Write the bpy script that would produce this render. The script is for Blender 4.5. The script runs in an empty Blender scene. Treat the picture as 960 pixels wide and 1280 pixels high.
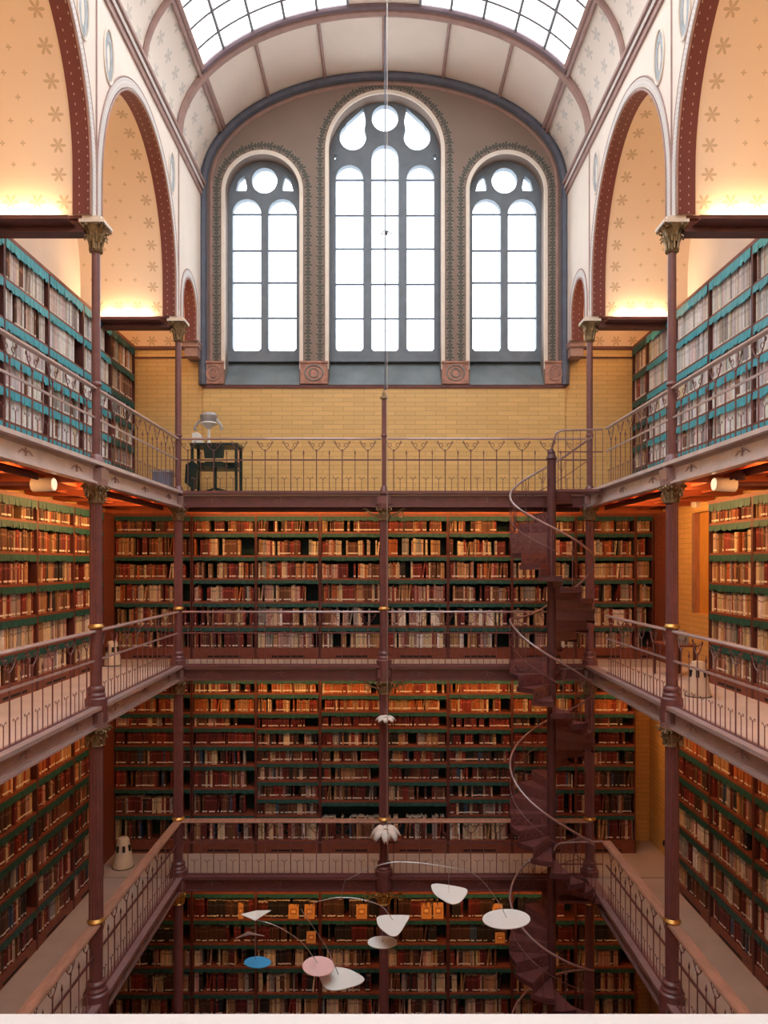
import bpy, math, random
from mathutils import Matrix, Vector
PI = math.pi
R = random.Random(11)
scene = bpy.context.scene
COL = scene.collection
HZ = 9.6                      # eye height above the ground floor; everything below is written eye-relative
FX = 910.0
F3, F2, F1, F0 = 1.277, -1.858, -5.66, -9.6
XW = 3.73                     # half width of the well
XO = 5.45                     # outer side walls
XF = 5.10                     # side bookcase fronts
YB = 13.2                     # back column line
YC = 14.25                    # back bookcase fronts
YW = 14.95                    # back brick wall
BAY = 3.77
YN = [13.2, 9.43, 5.66]       # columns
# ------------------------------------------------------------------ helpers
class MB:
    def __init__(s):
        s.v = []; s.f = []; s.c = []; s.uv = {}; s.col = None
    def face(s, idx):
        s.f.append(tuple(idx)); s.c.append(s.col)
    def box(s, x0, x1, y0, y1, z0, z1, M=None):
        b = len(s.v)
        for z in (z0, z1):
            for (x, y) in ((x0, y0), (x1, y0), (x1, y1), (x0, y1)):
                p = Vector((x, y, z))
                s.v.append(tuple(M @ p) if M else tuple(p))
        for q in ((0, 3, 2, 1), (4, 5, 6, 7), (0, 1, 5, 4), (1, 2, 6, 5), (2, 3, 7, 6), (3, 0, 4, 7)):
            s.face([b + i for i in q])
    def prism(s, pts, axis, a0, a1):
        """polygon pts (u,v) extruded along axis 'x','y','z'"""
        n = len(pts); b = len(s.v)
        for a in (a0, a1):
            for (u, v) in pts:
                s.v.append((a, u, v) if axis == 'x' else (u, a, v) if axis == 'y' else (u, v, a))
        s.face(range(b, b + n)); s.face(range(b + 2 * n - 1, b + n - 1, -1))
        for i in range(n):
            j = (i + 1) % n
            s.face((b + i, b + n + i, b + n + j, b + j))
    def tube(s, pts, r, seg=6, close=False, r1=None):
        pts = [Vector(p) for p in pts]; n = len(pts)
        if n < 2: return
        up = None; rings = []
        for i, p in enumerate(pts):
            if close: d = pts[(i + 1) % n] - pts[i - 1]
            else: d = pts[min(i + 1, n - 1)] - pts[max(i - 1, 0)]
            if d.length < 1e-9: d = Vector((0, 0, 1))
            d.normalize()
            if up is None:
                up = Vector((0, 0, 1)) if abs(d.z) < 0.9 else Vector((1, 0, 0))
            a = up - d * up.dot(d)
            if a.length < 1e-4: a = Vector((0, 1, 0)) - d * d.y
            a.normalize(); up = a; c = d.cross(a)
            rr = r if r1 is None else r + (r1 - r) * i / (n - 1)
            b = len(s.v)
            for k in range(seg):
                t = 2 * PI * k / seg
                s.v.append(tuple(p + (a * math.cos(t) + c * math.sin(t)) * rr))
            rings.append(b)
        m = n if close else n - 1
        for i in range(m):
            b0, b1 = rings[i], rings[(i + 1) % n]
            for k in range(seg):
                k2 = (k + 1) % seg
                s.face((b0 + k, b0 + k2, b1 + k2, b1 + k))
        if not close:
            s.face([rings[0] + k for k in range(seg)][::-1]); s.face([rings[-1] + k for k in range(seg)])
    def lathe(s, prof, cx=0, cy=0, seg=20, flute=0):
        rings = []
        for (r, z) in prof:
            b = len(s.v)
            for k in range(seg):
                t = 2 * PI * k / seg
                q = r * (1 - (0.11 if (flute and k % 2) else 0))
                s.v.append((cx + q * math.cos(t), cy + q * math.sin(t), z))
            rings.append(b)
        for b0, b1 in zip(rings, rings[1:]):
            for k in range(seg):
                k2 = (k + 1) % seg
                s.face((b0 + k, b0 + k2, b1 + k2, b1 + k))
        s.face([rings[0] + k for k in range(seg)][::-1]); s.face([rings[-1] + k for k in range(seg)])
    def grid(s, nu, nv, fn, uvf=None):
        b = len(s.v)
        for i in range(nu + 1):
            for j in range(nv + 1):
                s.v.append(tuple(fn(i / nu, j / nv)))
                if uvf: s.uv[b + i * (nv + 1) + j] = uvf(i / nu, j / nv)
        for i in range(nu):
            for j in range(nv):
                a = b + i * (nv + 1) + j
                s.face((a, a + nv + 1, a + nv + 2, a + 1))
    def mesh(s, name, mat, smooth=False):
        me = bpy.data.meshes.new(name)
        me.from_pydata(s.v, [], s.f)
        if s.uv:
            l = me.uv_layers.new(name='UVMap')
            for lp in me.loops:
                l.data[lp.index].uv = s.uv.get(lp.vertex_index, (0, 0))
        if any(c is not None for c in s.c):
            at = me.attributes.new('Col', 'FLOAT_COLOR', 'FACE')
            flat = []
            for c in s.c:
                c = c or (0.5, 0.5, 0.5); flat += [c[0], c[1], c[2], 1.0]
            at.data.foreach_set('color', flat)
        me.materials.append(mat)
        if smooth:
            me.polygons.foreach_set('use_smooth', [True] * len(me.polygons))
            me.set_sharp_from_angle(angle=math.radians(35))
        me.update()
        return me
    def obj(s, name, mat, parent=None, smooth=False):
        return link(name, s.mesh(name, mat, smooth), parent)

def link(name, me, parent=None, loc=None, rot=None):
    o = bpy.data.objects.new(name, me); COL.objects.link(o)
    if parent is not None: o.parent = parent
    if loc is not None: o.location = loc
    if rot is not None: o.rotation_euler = rot
    return o
def empty(name):
    o = bpy.data.objects.new(name, None); o.empty_display_size = 0.1; COL.objects.link(o); return o
def tag(o, label, cat, group=None, kind=None):
    o['label'] = label; o['category'] = cat
    if group: o['group'] = group
    if kind: o['kind'] = kind
    return o
def struct(o, label=None):
    o['kind'] = 'structure'
    if label: o['label'] = label
    return o
def plate(loops, thick, mapper, name='p'):
    """2D loops (outer first, holes after) filled, given thickness; mapper((u,v,w)) -> xyz"""
    cu = bpy.data.curves.new(name, 'CURVE'); cu.dimensions = '2D'; cu.fill_mode = 'BOTH'; cu.extrude = thick / 2
    for lp in loops:
        sp = cu.splines.new('POLY'); sp.points.add(len(lp) - 1); sp.use_cyclic_u = True
        for i, (u, v) in enumerate(lp): sp.points[i].co = (u, v, 0, 1)
    ob = bpy.data.objects.new(name, cu)
    me = bpy.data.meshes.new_from_object(ob)
    m = MB(); m.v = [tuple(mapper(v.co)) for v in me.vertices]; m.f = [tuple(p.vertices) for p in me.polygons]
    m.c = [None] * len(m.f)
    bpy.data.objects.remove(ob); bpy.data.curves.remove(cu); bpy.data.meshes.remove(me)
    return m
ORD = ['zeroth', 'first', 'second', 'third', 'fourth', 'fifth', 'sixth', 'seventh', 'eighth', 'ninth', 'tenth']
def nth(n):
    if n <= 10: return ORD[n]
    return '%d%s' % (n, 'th' if 10 < n % 100 < 14 else {1: 'st', 2: 'nd', 3: 'rd'}.get(n % 10, 'th'))
# ------------------------------------------------------------------ materials
def nmat(name):
    m = bpy.data.materials.new(name); m.use_nodes = True
    nt = m.node_tree; return m, nt, nt.nodes['Principled BSDF']
def mat(name, c, rough=0.6, metal=0.0, var=0.15, scale=6.0, bump=0.0, stretch=None, spec=None, coat=0):
    m, nt, p = nmat(name)
    n = nt.nodes.new('ShaderNodeTexNoise'); n.inputs['Scale'].default_value = scale; n.inputs['Detail'].default_value = 4
    tc = nt.nodes.new('ShaderNodeTexCoord')
    if stretch:
        mp = nt.nodes.new('ShaderNodeMapping'); mp.inputs['Scale'].default_value = stretch
        nt.links.new(tc.outputs['Object'], mp.inputs[0]); nt.links.new(mp.outputs[0], n.inputs['Vector'])
    else: nt.links.new(tc.outputs['Object'], n.inputs['Vector'])
    r = nt.nodes.new('ShaderNodeValToRGB')
    r.color_ramp.elements[0].position = 0.3; r.color_ramp.elements[1].position = 0.7
    r.color_ramp.elements[0].color = (*[x * (1 - var) for x in c], 1)
    r.color_ramp.elements[1].color = (*[min(1, x * (1 + var)) for x in c], 1)
    nt.links.new(n.outputs['Fac'], r.inputs[0]); nt.links.new(r.outputs[0], p.inputs['Base Color'])
    p.inputs['Roughness'].default_value = rough; p.inputs['Metallic'].default_value = metal
    if spec is not None: p.inputs['Specular IOR Level'].default_value = spec
    if coat: p.inputs['Coat Weight'].default_value = coat
    if bump:
        b = nt.nodes.new('ShaderNodeBump'); b.inputs['Strength'].default_value = bump; b.inputs['Distance'].default_value = 0.02
        nt.links.new(n.outputs['Fac'], b.inputs['Height']); nt.links.new(b.outputs[0], p.inputs['Normal'])
    return m
M = {}
M['iron'] = mat('painted_iron', (0.19, 0.070, 0.070), 0.38, 0.0, 0.12, 9, spec=0.7)
M['iron_dark'] = mat('painted_iron_dark', (0.115, 0.040, 0.042), 0.45, 0.0, 0.2, 9)
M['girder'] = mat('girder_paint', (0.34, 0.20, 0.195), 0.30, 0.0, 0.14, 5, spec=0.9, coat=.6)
M['girderlit'] = mat('daylit_girder_paint', (0.76, 0.65, 0.64), 0.35, 0.0, 0.12, 5, spec=0.7, coat=.4)  # same girder paint; daylight on the upper side girders is put into the colour
M['girderhalflit'] = mat('half_daylit_girder_paint', (0.50, 0.37, 0.355), 0.33, 0.0, 0.12, 5, spec=0.8, coat=.5)  # weaker daylight mixed into the paint colour, for middle girders and side rails
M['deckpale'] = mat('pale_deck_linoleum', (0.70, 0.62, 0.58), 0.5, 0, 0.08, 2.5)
M['gold'] = mat('gilded_iron', (0.62, 0.36, 0.10), 0.38, 0.7, 0.25, 14)
M['bronze'] = mat('bronzed_iron', (0.30, 0.21, 0.11), 0.42, 0.5, 0.3, 20)
M['wood'] = mat('shelf_wood', (0.21, 0.060, 0.036), 0.5, 0, 0.25, 7, stretch=(1, 1, 8))
M['wood_dark'] = mat('case_wood', (0.10, 0.028, 0.024), 0.5, 0, 0.25, 5, stretch=(6, 6, 1))
M['case_in'] = mat('case_lining', (0.010, 0.040, 0.038), 0.8, 0, 0.3, 4)
M['soffit'] = mat('soffit_boards', (0.46, 0.12, 0.04), 0.5, 0, 0.2, 3, stretch=(1, 8, 1))
M['joist'] = mat('soffit_joists', (0.38, 0.09, 0.035), 0.5, 0, 0.2, 3)
M['deck'] = mat('deck_linoleum', (0.50, 0.42, 0.37), 0.55, 0, 0.1, 2.5)
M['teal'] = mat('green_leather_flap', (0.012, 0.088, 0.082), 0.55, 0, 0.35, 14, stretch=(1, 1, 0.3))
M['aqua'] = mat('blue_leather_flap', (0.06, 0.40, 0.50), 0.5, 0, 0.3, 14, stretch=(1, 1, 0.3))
M['taupe'] = mat('gable_plaster', (0.26, 0.19, 0.155), 0.85, 0, 0.06, 1.2)
M['bluegrey'] = mat('border_paint', (0.105, 0.115, 0.155), 0.6, 0, 0.15, 5)
M['tracery'] = mat('tracery_stone', (0.17, 0.20, 0.235), 0.6, 0, 0.12, 5)
M['sill'] = mat('sill_slate', (0.17, 0.20, 0.215), 0.35, 0, 0.2, 2.2)
M['cream'] = mat('cream_plaster', (0.86, 0.735, 0.64), 0.8, 0, 0.04, 1.5)
M['creamline'] = mat('cream_moulding', (0.82, 0.72, 0.62), 0.7, 0, 0.05, 6)
M['rib'] = mat('vault_rib', (0.38, 0.235, 0.205), 0.6, 0, 0.12, 6)
M['ribdark'] = mat('skylight_frame', (0.16, 0.105, 0.12), 0.55, 0, 0.12, 6)
M['glazbar'] = mat('glazing_bar', (0.14, 0.13, 0.14), 0.5, 0, 0.1, 6)
M['brownred'] = mat('brownred_paint', (0.15, 0.05, 0.045), 0.55, 0, 0.15, 5)
M['medal'] = mat('medallion', (0.40, 0.42, 0.44), 0.8, 0, 0.25, 9)
M['pinkblock'] = mat('pink_stone', (0.44, 0.22, 0.16), 0.7, 0, 0.3, 9)
M['greyleaf'] = mat('grey_leaf_paint', (0.24, 0.25, 0.24), 0.8, 0, 0.2, 6)
M['white'] = mat('white_enamel', (0.86, 0.84, 0.80), 0.4, 0, 0.03, 3)
M['plate'] = mat('mobile_white', (0.80, 0.80, 0.76), 0.45, 0, 0.03, 3)
M['platepink'] = mat('mobile_pink', (0.86, 0.56, 0.54), 0.45, 0, 0.03, 3)
M['plateblue'] = mat('mobile_blue', (0.045, 0.33, 0.66), 0.4, 0, 0.03, 3)
M['wire'] = mat('steel_wire', (0.55, 0.52, 0.50), 0.3, 0.8, 0.05, 3)
M['ledge'] = mat('ledge_stone', (0.86, 0.80, 0.78), 0.5, 0, 0.05, 3)
M['green_metal'] = mat('dark_green_metal', (0.010, 0.030, 0.024), 0.4, 0, 0.2, 6)
M['plastic'] = mat('humidifier_plastic', (0.68, 0.60, 0.49), 0.5, 0, 0.04, 4)
M['black'] = mat('black_gap', (0.012, 0.010, 0.010), 0.7, 0, 0.1, 4)
M['bluebin'] = mat('blue_plastic', (0.16, 0.24, 0.36), 0.5, 0, 0.15, 6)
M['steel'] = mat('grey_hood', (0.42, 0.42, 0.44), 0.3, 0.4, 0.2, 6)
M['railwood'] = mat('wood_handrail', (0.40, 0.215, 0.15), 0.42, 0, 0.2, 4, stretch=(6, 1, 1))
M['orange'] = mat('niche_paint', (0.62, 0.30, 0.06), 0.7, 0, 0.08, 3)
# books: per-face colour attribute
def bookmat():
    m, nt, p = nmat('book_binding')
    a = nt.nodes.new('ShaderNodeAttribute'); a.attribute_name = 'Col'
    tc = nt.nodes.new('ShaderNodeTexCoord'); n = nt.nodes.new('ShaderNodeTexNoise'); n.inputs['Scale'].default_value = 22
    nt.links.new(tc.outputs['Object'], n.inputs['Vector'])
    mr = nt.nodes.new('ShaderNodeMapRange'); mr.inputs['To Min'].default_value = 0.75; mr.inputs['To Max'].default_value = 1.25
    nt.links.new(n.outputs['Fac'], mr.inputs['Value'])
    mx = nt.nodes.new('ShaderNodeVectorMath'); mx.operation = 'SCALE'
    nt.links.new(a.outputs['Color'], mx.inputs[0]); nt.links.new(mr.outputs[0], mx.inputs['Scale'])
    nt.links.new(mx.outputs[0], p.inputs['Base Color']); p.inputs['Roughness'].default_value = 0.55
    return m
M['book'] = bookmat()
def brick():
    m, nt, p = nmat('glazed_brick')
    tc = nt.nodes.new('ShaderNodeTexCoord'); mp = nt.nodes.new('ShaderNodeMapping')
    sx = nt.nodes.new('ShaderNodeSeparateXYZ'); cb = nt.nodes.new('ShaderNodeCombineXYZ'); ad = nt.nodes.new('ShaderNodeMath'); ad.operation = 'ADD'
    nt.links.new(tc.outputs['Object'], sx.inputs[0])
    nt.links.new(sx.outputs['X'], ad.inputs[0]); nt.links.new(sx.outputs['Y'], ad.inputs[1])
    nt.links.new(ad.outputs[0], cb.inputs[0]); nt.links.new(sx.outputs['Z'], cb.inputs[1])
    b = nt.nodes.new('ShaderNodeTexBrick'); nt.links.new(cb.outputs[0], b.inputs['Vector'])
    b.inputs['Scale'].default_value = 1.0; b.inputs['Brick Width'].default_value = 0.42; b.inputs['Row Height'].default_value = 0.092
    b.inputs['Mortar Size'].default_value = 0.0055; b.inputs['Mortar Smooth'].default_value = 0.3
    b.inputs['Color1'].default_value = (0.80, 0.52, 0.20, 1); b.inputs['Color2'].default_value = (0.73, 0.46, 0.17, 1)
    b.inputs['Mortar'].default_value = (0.52, 0.31, 0.12, 1)
    nt.links.new(b.outputs['Color'], p.inputs['Base Color']); p.inputs['Roughness'].default_value = 0.42
    return m
M['brick'] = brick()
def mth(nt, op, a, b=None, c=None):
    n = nt.nodes.new('ShaderNodeMath'); n.operation = op
    for i, x in enumerate((a, b, c)):
        if x is None: continue
        if isinstance(x, (int, float)): n.inputs[i].default_value = x
        else: nt.links.new(x, n.inputs[i])
    return n.outputs[0]
def star(nt, u, v, cell, rad, petals, ou=0.0, ov=0.0, stagger=False):
    vv = mth(nt, 'ADD', mth(nt, 'DIVIDE', v, cell), ov)
    uu = mth(nt, 'ADD', mth(nt, 'DIVIDE', u, cell), ou)
    if stagger:
        row = mth(nt, 'MODULO', mth(nt, 'FLOOR', vv), 2.0)
        uu = mth(nt, 'ADD', uu, mth(nt, 'MULTIPLY', row, 0.5))
    fu = mth(nt, 'SUBTRACT', mth(nt, 'FRACT', uu), 0.5); fv = mth(nt, 'SUBTRACT', mth(nt, 'FRACT', vv), 0.5)
    r = mth(nt, 'SQRT', mth(nt, 'ADD', mth(nt, 'MULTIPLY', fu, fu), mth(nt, 'MULTIPLY', fv, fv)))
    an = mth(nt, 'ARCTAN2', fv, fu)
    pet = mth(nt, 'ABSOLUTE', mth(nt, 'COSINE', mth(nt, 'MULTIPLY', an, petals / 2.0)))
    lim = mth(nt, 'MULTIPLY', mth(nt, 'ADD', mth(nt, 'MULTIPLY', pet, 0.9), 0.1), rad / cell)
    return mth(nt, 'LESS_THAN', r, lim)
def between(nt, x, a, b):
    return mth(nt, 'MULTIPLY', mth(nt, 'GREATER_THAN', x, a), mth(nt, 'LESS_THAN', x, b))
def pattern(name, base, ink, kind, rough=0.8, umax=1.5):
    m, nt, p = nmat(name)
    uvn = nt.nodes.new('ShaderNodeUVMap'); uvn.uv_map = 'UVMap'
    s = nt.nodes.new('ShaderNodeSeparateXYZ'); nt.links.new(uvn.outputs[0], s.inputs[0]); u, v = s.outputs[0], s.outputs[1]
    if kind == 'vault':         # v runs round the arch, u along the barrel
        small = star(nt, u, v, 0.26, 0.034, 4, 0.5, 0.0, True)
        big = star(nt, u, v, 0.34, 0.105, 6, 0.1, 0.0)
        edge = between(nt, v, 0.0, 0.34)
        col = star(nt, u, v, 0.36, 0.10, 6, -0.06, 0.05)
        ecol = between(nt, u, 0.02, 0.38)
        bigm = mth(nt, 'MULTIPLY', big, edge)
        colm = mth(nt, 'MULTIPLY', mth(nt, 'MULTIPLY', col, ecol), mth(nt, 'GREATER_THAN', v, 0.34))
        free = mth(nt, 'MULTIPLY', mth(nt, 'GREATER_THAN', v, 0.42), mth(nt, 'GREATER_THAN', u, 0.42))
        mask = mth(nt, 'MAXIMUM', mth(nt, 'MAXIMUM', bigm, colm), mth(nt, 'MULTIPLY', small, free))
        mask = mth(nt, 'MULTIPLY', mask, 0.55)
    elif kind == 'leafband':    # u along, v across (metres, 0..0.16)
        a = star(nt, u, v, 0.20, 0.085, 5, 0, 0.1); b2 = star(nt, u, v, 0.20, 0.055, 3, 0.5, 0.1)
        mask = mth(nt, 'MAXIMUM', a, b2)
    elif kind == 'dots':
        mask = mth(nt, 'MULTIPLY', star(nt, u, v, 0.11, 0.013, 2, 0, 0, True), .8)
    elif kind == 'beads':
        mask = mth(nt, 'MULTIPLY', star(nt, u, v, 0.055, 0.028, 4, 0, 0), .5)
    elif kind == 'sprigs':
        mask = mth(nt, 'MULTIPLY', star(nt, u, v, 0.42, 0.12, 5, 0.2, 0.3, True), 0.6)
    nz = nt.nodes.new('ShaderNodeTexNoise'); nz.inputs['Scale'].default_value = 1.3
    tc = nt.nodes.new('ShaderNodeTexCoord'); nt.links.new(tc.outputs['Object'], nz.inputs['Vector'])
    vr = nt.nodes.new('ShaderNodeMixRGB'); vr.inputs[1].default_value = (*[c * 0.95 for c in base], 1); vr.inputs[2].default_value = (*base, 1)
    nt.links.new(nz.outputs['Fac'], vr.inputs[0])
    mx = nt.nodes.new('ShaderNodeMixRGB'); mx.inputs[2].default_value = (*ink, 1)
    nt.links.new(mask, mx.inputs[0]); nt.links.new(vr.outputs[0], mx.inputs[1])
    nt.links.new(mx.outputs[0], p.inputs['Base Color']); p.inputs['Roughness'].default_value = rough
    return m
M['vault'] = pattern('stencilled_vault', (0.84, 0.65, 0.50), (0.42, 0.26, 0.12), 'vault')
M['barrel'] = pattern('sprigged_plaster', (0.86, 0.75, 0.66), (0.50, 0.46, 0.42), 'sprigs')
M['leafband'] = pattern('leaf_border', (0.27, 0.20, 0.165), (0.085, 0.09, 0.075), 'leafband')
M['dots'] = pattern('dotted_arch_paint', (0.16, 0.035, 0.03), (0.62, 0.50, 0.42), 'dots', 0.6)
M['beads'] = pattern('beaded_border', (0.80, 0.72, 0.66), (0.42, 0.36, 0.38), 'beads', 0.7)
def glass():
    m = bpy.data.materials.new('window_glass'); m.use_nodes = True; nt = m.node_tree; nt.nodes.clear()
    o = nt.nodes.new('ShaderNodeOutputMaterial'); t = nt.nodes.new('ShaderNodeBsdfTransparent'); g = nt.nodes.new('ShaderNodeBsdfGlossy')
    g.inputs['Roughness'].default_value = 0.15; t.inputs[0].default_value = (0.93, 0.96, 0.98, 1)
    mx = nt.nodes.new('ShaderNodeMixShader'); mx.inputs[0].default_value = 0.06
    nt.links.new(t.outputs[0], mx.inputs[1]); nt.links.new(g.outputs[0], mx.inputs[2]); nt.links.new(mx.outputs[0], o.inputs[0])
    return m
M['glass'] = glass()
def emis(name, c, s):
    m, nt, p = nmat(name); p.inputs['Base Color'].default_value = (*c, 1)
    p.inputs['Emission Color'].default_value = (*c, 1); p.inputs['Emission Strength'].default_value = s
    return m
M['lampglow'] = emis('spot_lens', (1.0, 0.72, 0.48), 0.9)
# ------------------------------------------------------------------ room shell
def wall_brick(name, x0, x1, y0, y1, z0, z1):
    m = MB(); m.box(x0, x1, y0, y1, z0, z1); return struct(m.obj(name, M['brick']))
m = MB(); m.box(-XO - .3, XO + .3, YW, YW + .35, F0, 3.64); m.box(-XO - .3, -3.78, YW, YW + .35, 3.64, 4.40); m.box(3.78, XO + .3, YW, YW + .35, 3.64, 4.40)
struct(m.obj('wall_back', M['brick']))
m = MB(); m.box(-XO - .3, -XO, -1.9, YW, F0, 4.40); struct(m.obj('wall_left', M['brick']))
# right wall with the niche at the middle gallery
nl = [(11.85, -0.86), (12.9, -0.86), (12.9, 0.90), (11.85, 0.90)]
m = plate([[(-1.9, F0), (YW, F0), (YW, 4.40), (-1.9, 4.40)], nl], 0.3, lambda p: (XO + .15 + p.z, p.x, p.y))
struct(m.obj('wall_right', M['brick']))
m = MB(); m.box(XO + .10, XO + .13, 11.8, 12.95, -.9, .95); o = m.obj('window_5', M['orange']); struct(o, 'ochre painted window niche in the yellow side wall')
m = MB(); m.box(XO + .002, XO + .10, 12.80, 12.898, -.86, .90); m.obj('window_frame', M['railwood'], o)
m = MB(); m.box(-XO - .3, XO + .3, -2.2, -1.9, F0, 11.5); struct(m.obj('wall_front', M['cream']))
m = MB(); m.box(-XO - .3, XO + .3, -2.2, YW + .3, F0 - .1, F0); struct(m.obj('floor', M['wood']))
# cornice on the end wall to both sides of the gable
for s in (-1, 1):
    m = MB(); a, b = sorted((s * 3.80, s * XO))
    m.box(a, b, YW - .05, YW, 4.40, 4.46); m.box(a, b, YW - .03, YW, 4.22, 4.25)
    struct(m.obj('trim_1' if s < 0 else 'trim_2', M['brownred']))
    m = MB(); a, b = sorted((s * XW, s * (XW + .26)))
    m.box(a - .02, b + .02, 14.52, YW, 4.34, 4.42); m.box(a, b, 14.56, YW, 4.16, 4.34); m.box(a - .03, b + .03, 14.5, YW, 4.42, 4.47)
    m.box(a, b, 14.6, YW, 3.2, 4.16) if False else None
    struct(m.obj('trim_3' if s < 0 else 'trim_4', M['rib']))
# gable (lunette) wall
EA, EB, EZ = 3.75, 2.26, 7.78
def ell(t, da=0.0): return ((EA + da) * math.cos(t), EZ + (EB + da) * math.sin(t))
def archpts(cx, hw, spring, zb, n=24, hb=None):
    hb = hw if hb is None else hb
    return [(cx - hw, zb), (cx + hw, zb)] + [(cx + hw * math.cos(t), spring + hb * math.sin(t)) for t in [PI * i / n for i in range(n + 1)]]
YG = 14.90
WIN = [(-2.49, .76, 7.63), (0.02, 1.15, 8.47), (2.51, .76, 7.63)]
outer = [(-3.76, 3.64), (3.76, 3.64)] + [ell(PI * i / 48, 0.01) for i in range(49)]
holes = [archpts(cx, hw, sp, 3.66) for (cx, hw, sp) in WIN]
m = plate([outer] + holes, 0.45, lambda p: (p.x, YG + .225 - p.z, p.y)); struct(m.obj('wall_gable', M['taupe']), 'grey-brown plaster gable wall with three arched windows')
# dark border following the vault
m = MB()
pr = [(-3.70, 3.66), (-3.70, 7.7)] + [ell(PI - PI * i / 48, -.07) for i in range(1, 48)] + [(3.70, 7.7), (3.70, 3.66)]
m.tube([(x, YG - .03, z) for x, z in pr], 0.085, 8); struct(m.obj('trim_5', M['bluegrey'], smooth=True))
m = MB()
pr = [(-3.54, 3.66), (-3.54, 7.7)] + [ell(PI - PI * i / 48, -.22) for i in range(1, 48)] + [(3.54, 7.7), (3.54, 3.66)]
m.tube([(x, YG - .005, z) for x, z in pr], 0.03, 6); struct(m.obj('trim_6', M['rib'], smooth=True))
def ribbon(cx, h0, h1, sp, zb, y, mat_, name, parent=None, thick=.012, n=32):
    """flat band following a round-headed opening"""
    path = []; s = 0
    def pt(h):
        out = [(cx - h, zb)]; out += [(cx - h, zb + (sp - zb) * i / 10) for i in range(1, 10)]
        out += [(cx - h * math.cos(t), sp + h * math.sin(t)) for t in [PI * i / n for i in range(n + 1)]]
        out += [(cx + h, sp - (sp - zb) * i / 10) for i in range(1, 11)]
        return out
    A, B, C = pt(h0), pt(h1), pt((h0 + h1) / 2)
    m = MB(); L = [0]
    for a, b in zip(C, C[1:]): L.append(L[-1] + math.dist(a, b))
    for (P, v) in ((A, 0.0), (B, h1 - h0)):
        for i, (x, z) in enumerate(P):
            m.v.append((x, y - thick, z)); m.uv[len(m.v) - 1] = (L[i], v)
    for P in (A, B):
        for i, (x, z) in enumerate(P):
            m.v.append((x, y + .001, z)); m.uv[len(m.v) - 1] = (L[i], 0)
    n_ = len(A)
    for i in range(n_ - 1):
        m.face((i, i + 1, n_ + i + 1, n_ + i))
        m.face((i, 2 * n_ + i, 2 * n_ + i + 1, i + 1)); m.face((n_ + i, n_ + i + 1, 3 * n_ + i + 1, 3 * n_ + i))
    return m.obj(name, mat_, parent)
# windows
YT = 15.24
for k, (cx, hw, sp) in enumerate(WIN):
    root = struct(empty('window_%d' % (k + 1)), 'tall round-headed %s window with stone tracery' % ('three-light' if k == 1 else 'two-light'))
    loops = [archpts(cx, hw + .02, sp, 4.22)]
    def light(c, w, spz, zb=4.44): return [(c - w + .05, zb), (c + w - .05, zb), (c + w, zb + .05)] + [(c + w * math.cos(t), spz + w * math.sin(t)) for t in [PI * i / 16 for i in range(17)]] + [(c - w, zb + .05)]
    def circ(c, z, r, n=28): return [(c + r * math.cos(2 * PI * i / n), z + r * math.sin(2 * PI * i / n)) for i in range(n)]
    if k != 1:
        for s in (-1, 1):
            loops.append(light(cx + s * .37, .295, 7.31))
            loops.append([(cx + s * .60, 7.77), (cx + s * .38, 7.78), (cx + s * .37, 7.86), (cx + s * .42, 8.10), (cx + s * .54, 7.99)])
        loops.append(circ(cx, 7.99, .265))
        bars = [(7.31, cx - .7, cx + .7), (6.55, cx - .7, cx + .7), (5.88, cx - .7, cx + .7), (5.14, cx - .7, cx + .7)]
    else:
        for s in (-1, 0, 1): loops.append(light(cx + s * .74, .285 if s else .28, 8.03 if s else 8.45))
        loops.append(circ(cx, 9.29, .275))
        for s in (-1, 1):
            tear = []
            for i in range(25):
                t = PI * 0.62 - (2 * PI * 0.86) * i / 24 if False else None
            c0, z0, r0 = cx + s * .67, 8.90, .275
            a0 = math.radians(72); 
            arc = [(c0 - s * r0 * math.cos(t), z0 + r0 * math.sin(t)) for t in [a0 * -0 + math.radians(30) - math.radians(265) * i / 24 for i in range(25)]]
            tip = (cx + s * .45, 9.50)
            tear = arc + [(c0 + s * r0 * math.cos(math.radians(62)), z0 + r0 * math.sin(math.radians(62)) + .04), ((tip[0] + c0) / 2 + s * .04, 9.36), tip, (cx + s * .40, 9.25)]
            loops.append(tear)
            loops.append([(cx + s * 1.05, 8.42), (cx + s * .98, 8.50), (cx + s * 1.06, 8.54)])
        bars = [(z, cx - 1.05, cx + 1.05) for z in (8.03, 7.29, 6.59, 5.85, 5.13)]
    m = plate(loops, .14, lambda p: (p.x, YT - p.z, p.y)); m.obj('tracery', M['tracery'], root)
    m = MB()
    for (z, a, b) in bars: m.box(a, b, YT - .02, YT + .02, z - .016, z + .016)
    m.obj('iron_bar', M['bluegrey'], root)
    m = plate([archpts(cx, hw + .01, sp, 4.25)], .012, lambda p: (p.x, YT + .05 - p.z, p.y)); m.obj('glass_pane', M['glass'], root)
    m = MB(); m.prism([(YG - .04, 3.66), (YT + .08, 4.27), (YT + .08, 3.66)], 'x', cx - hw + .004, cx + hw - .004); m.obj('windowsill', M['sill'], root)
    ribbon(cx, hw, hw + .075, sp, 3.98, YG, M['creamline'], 'window_frame', root, .03)
    ribbon(cx, hw + .10, hw + .26, sp, 3.98, YG, M['leafband'], 'leaf_border', root, .008)
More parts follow.
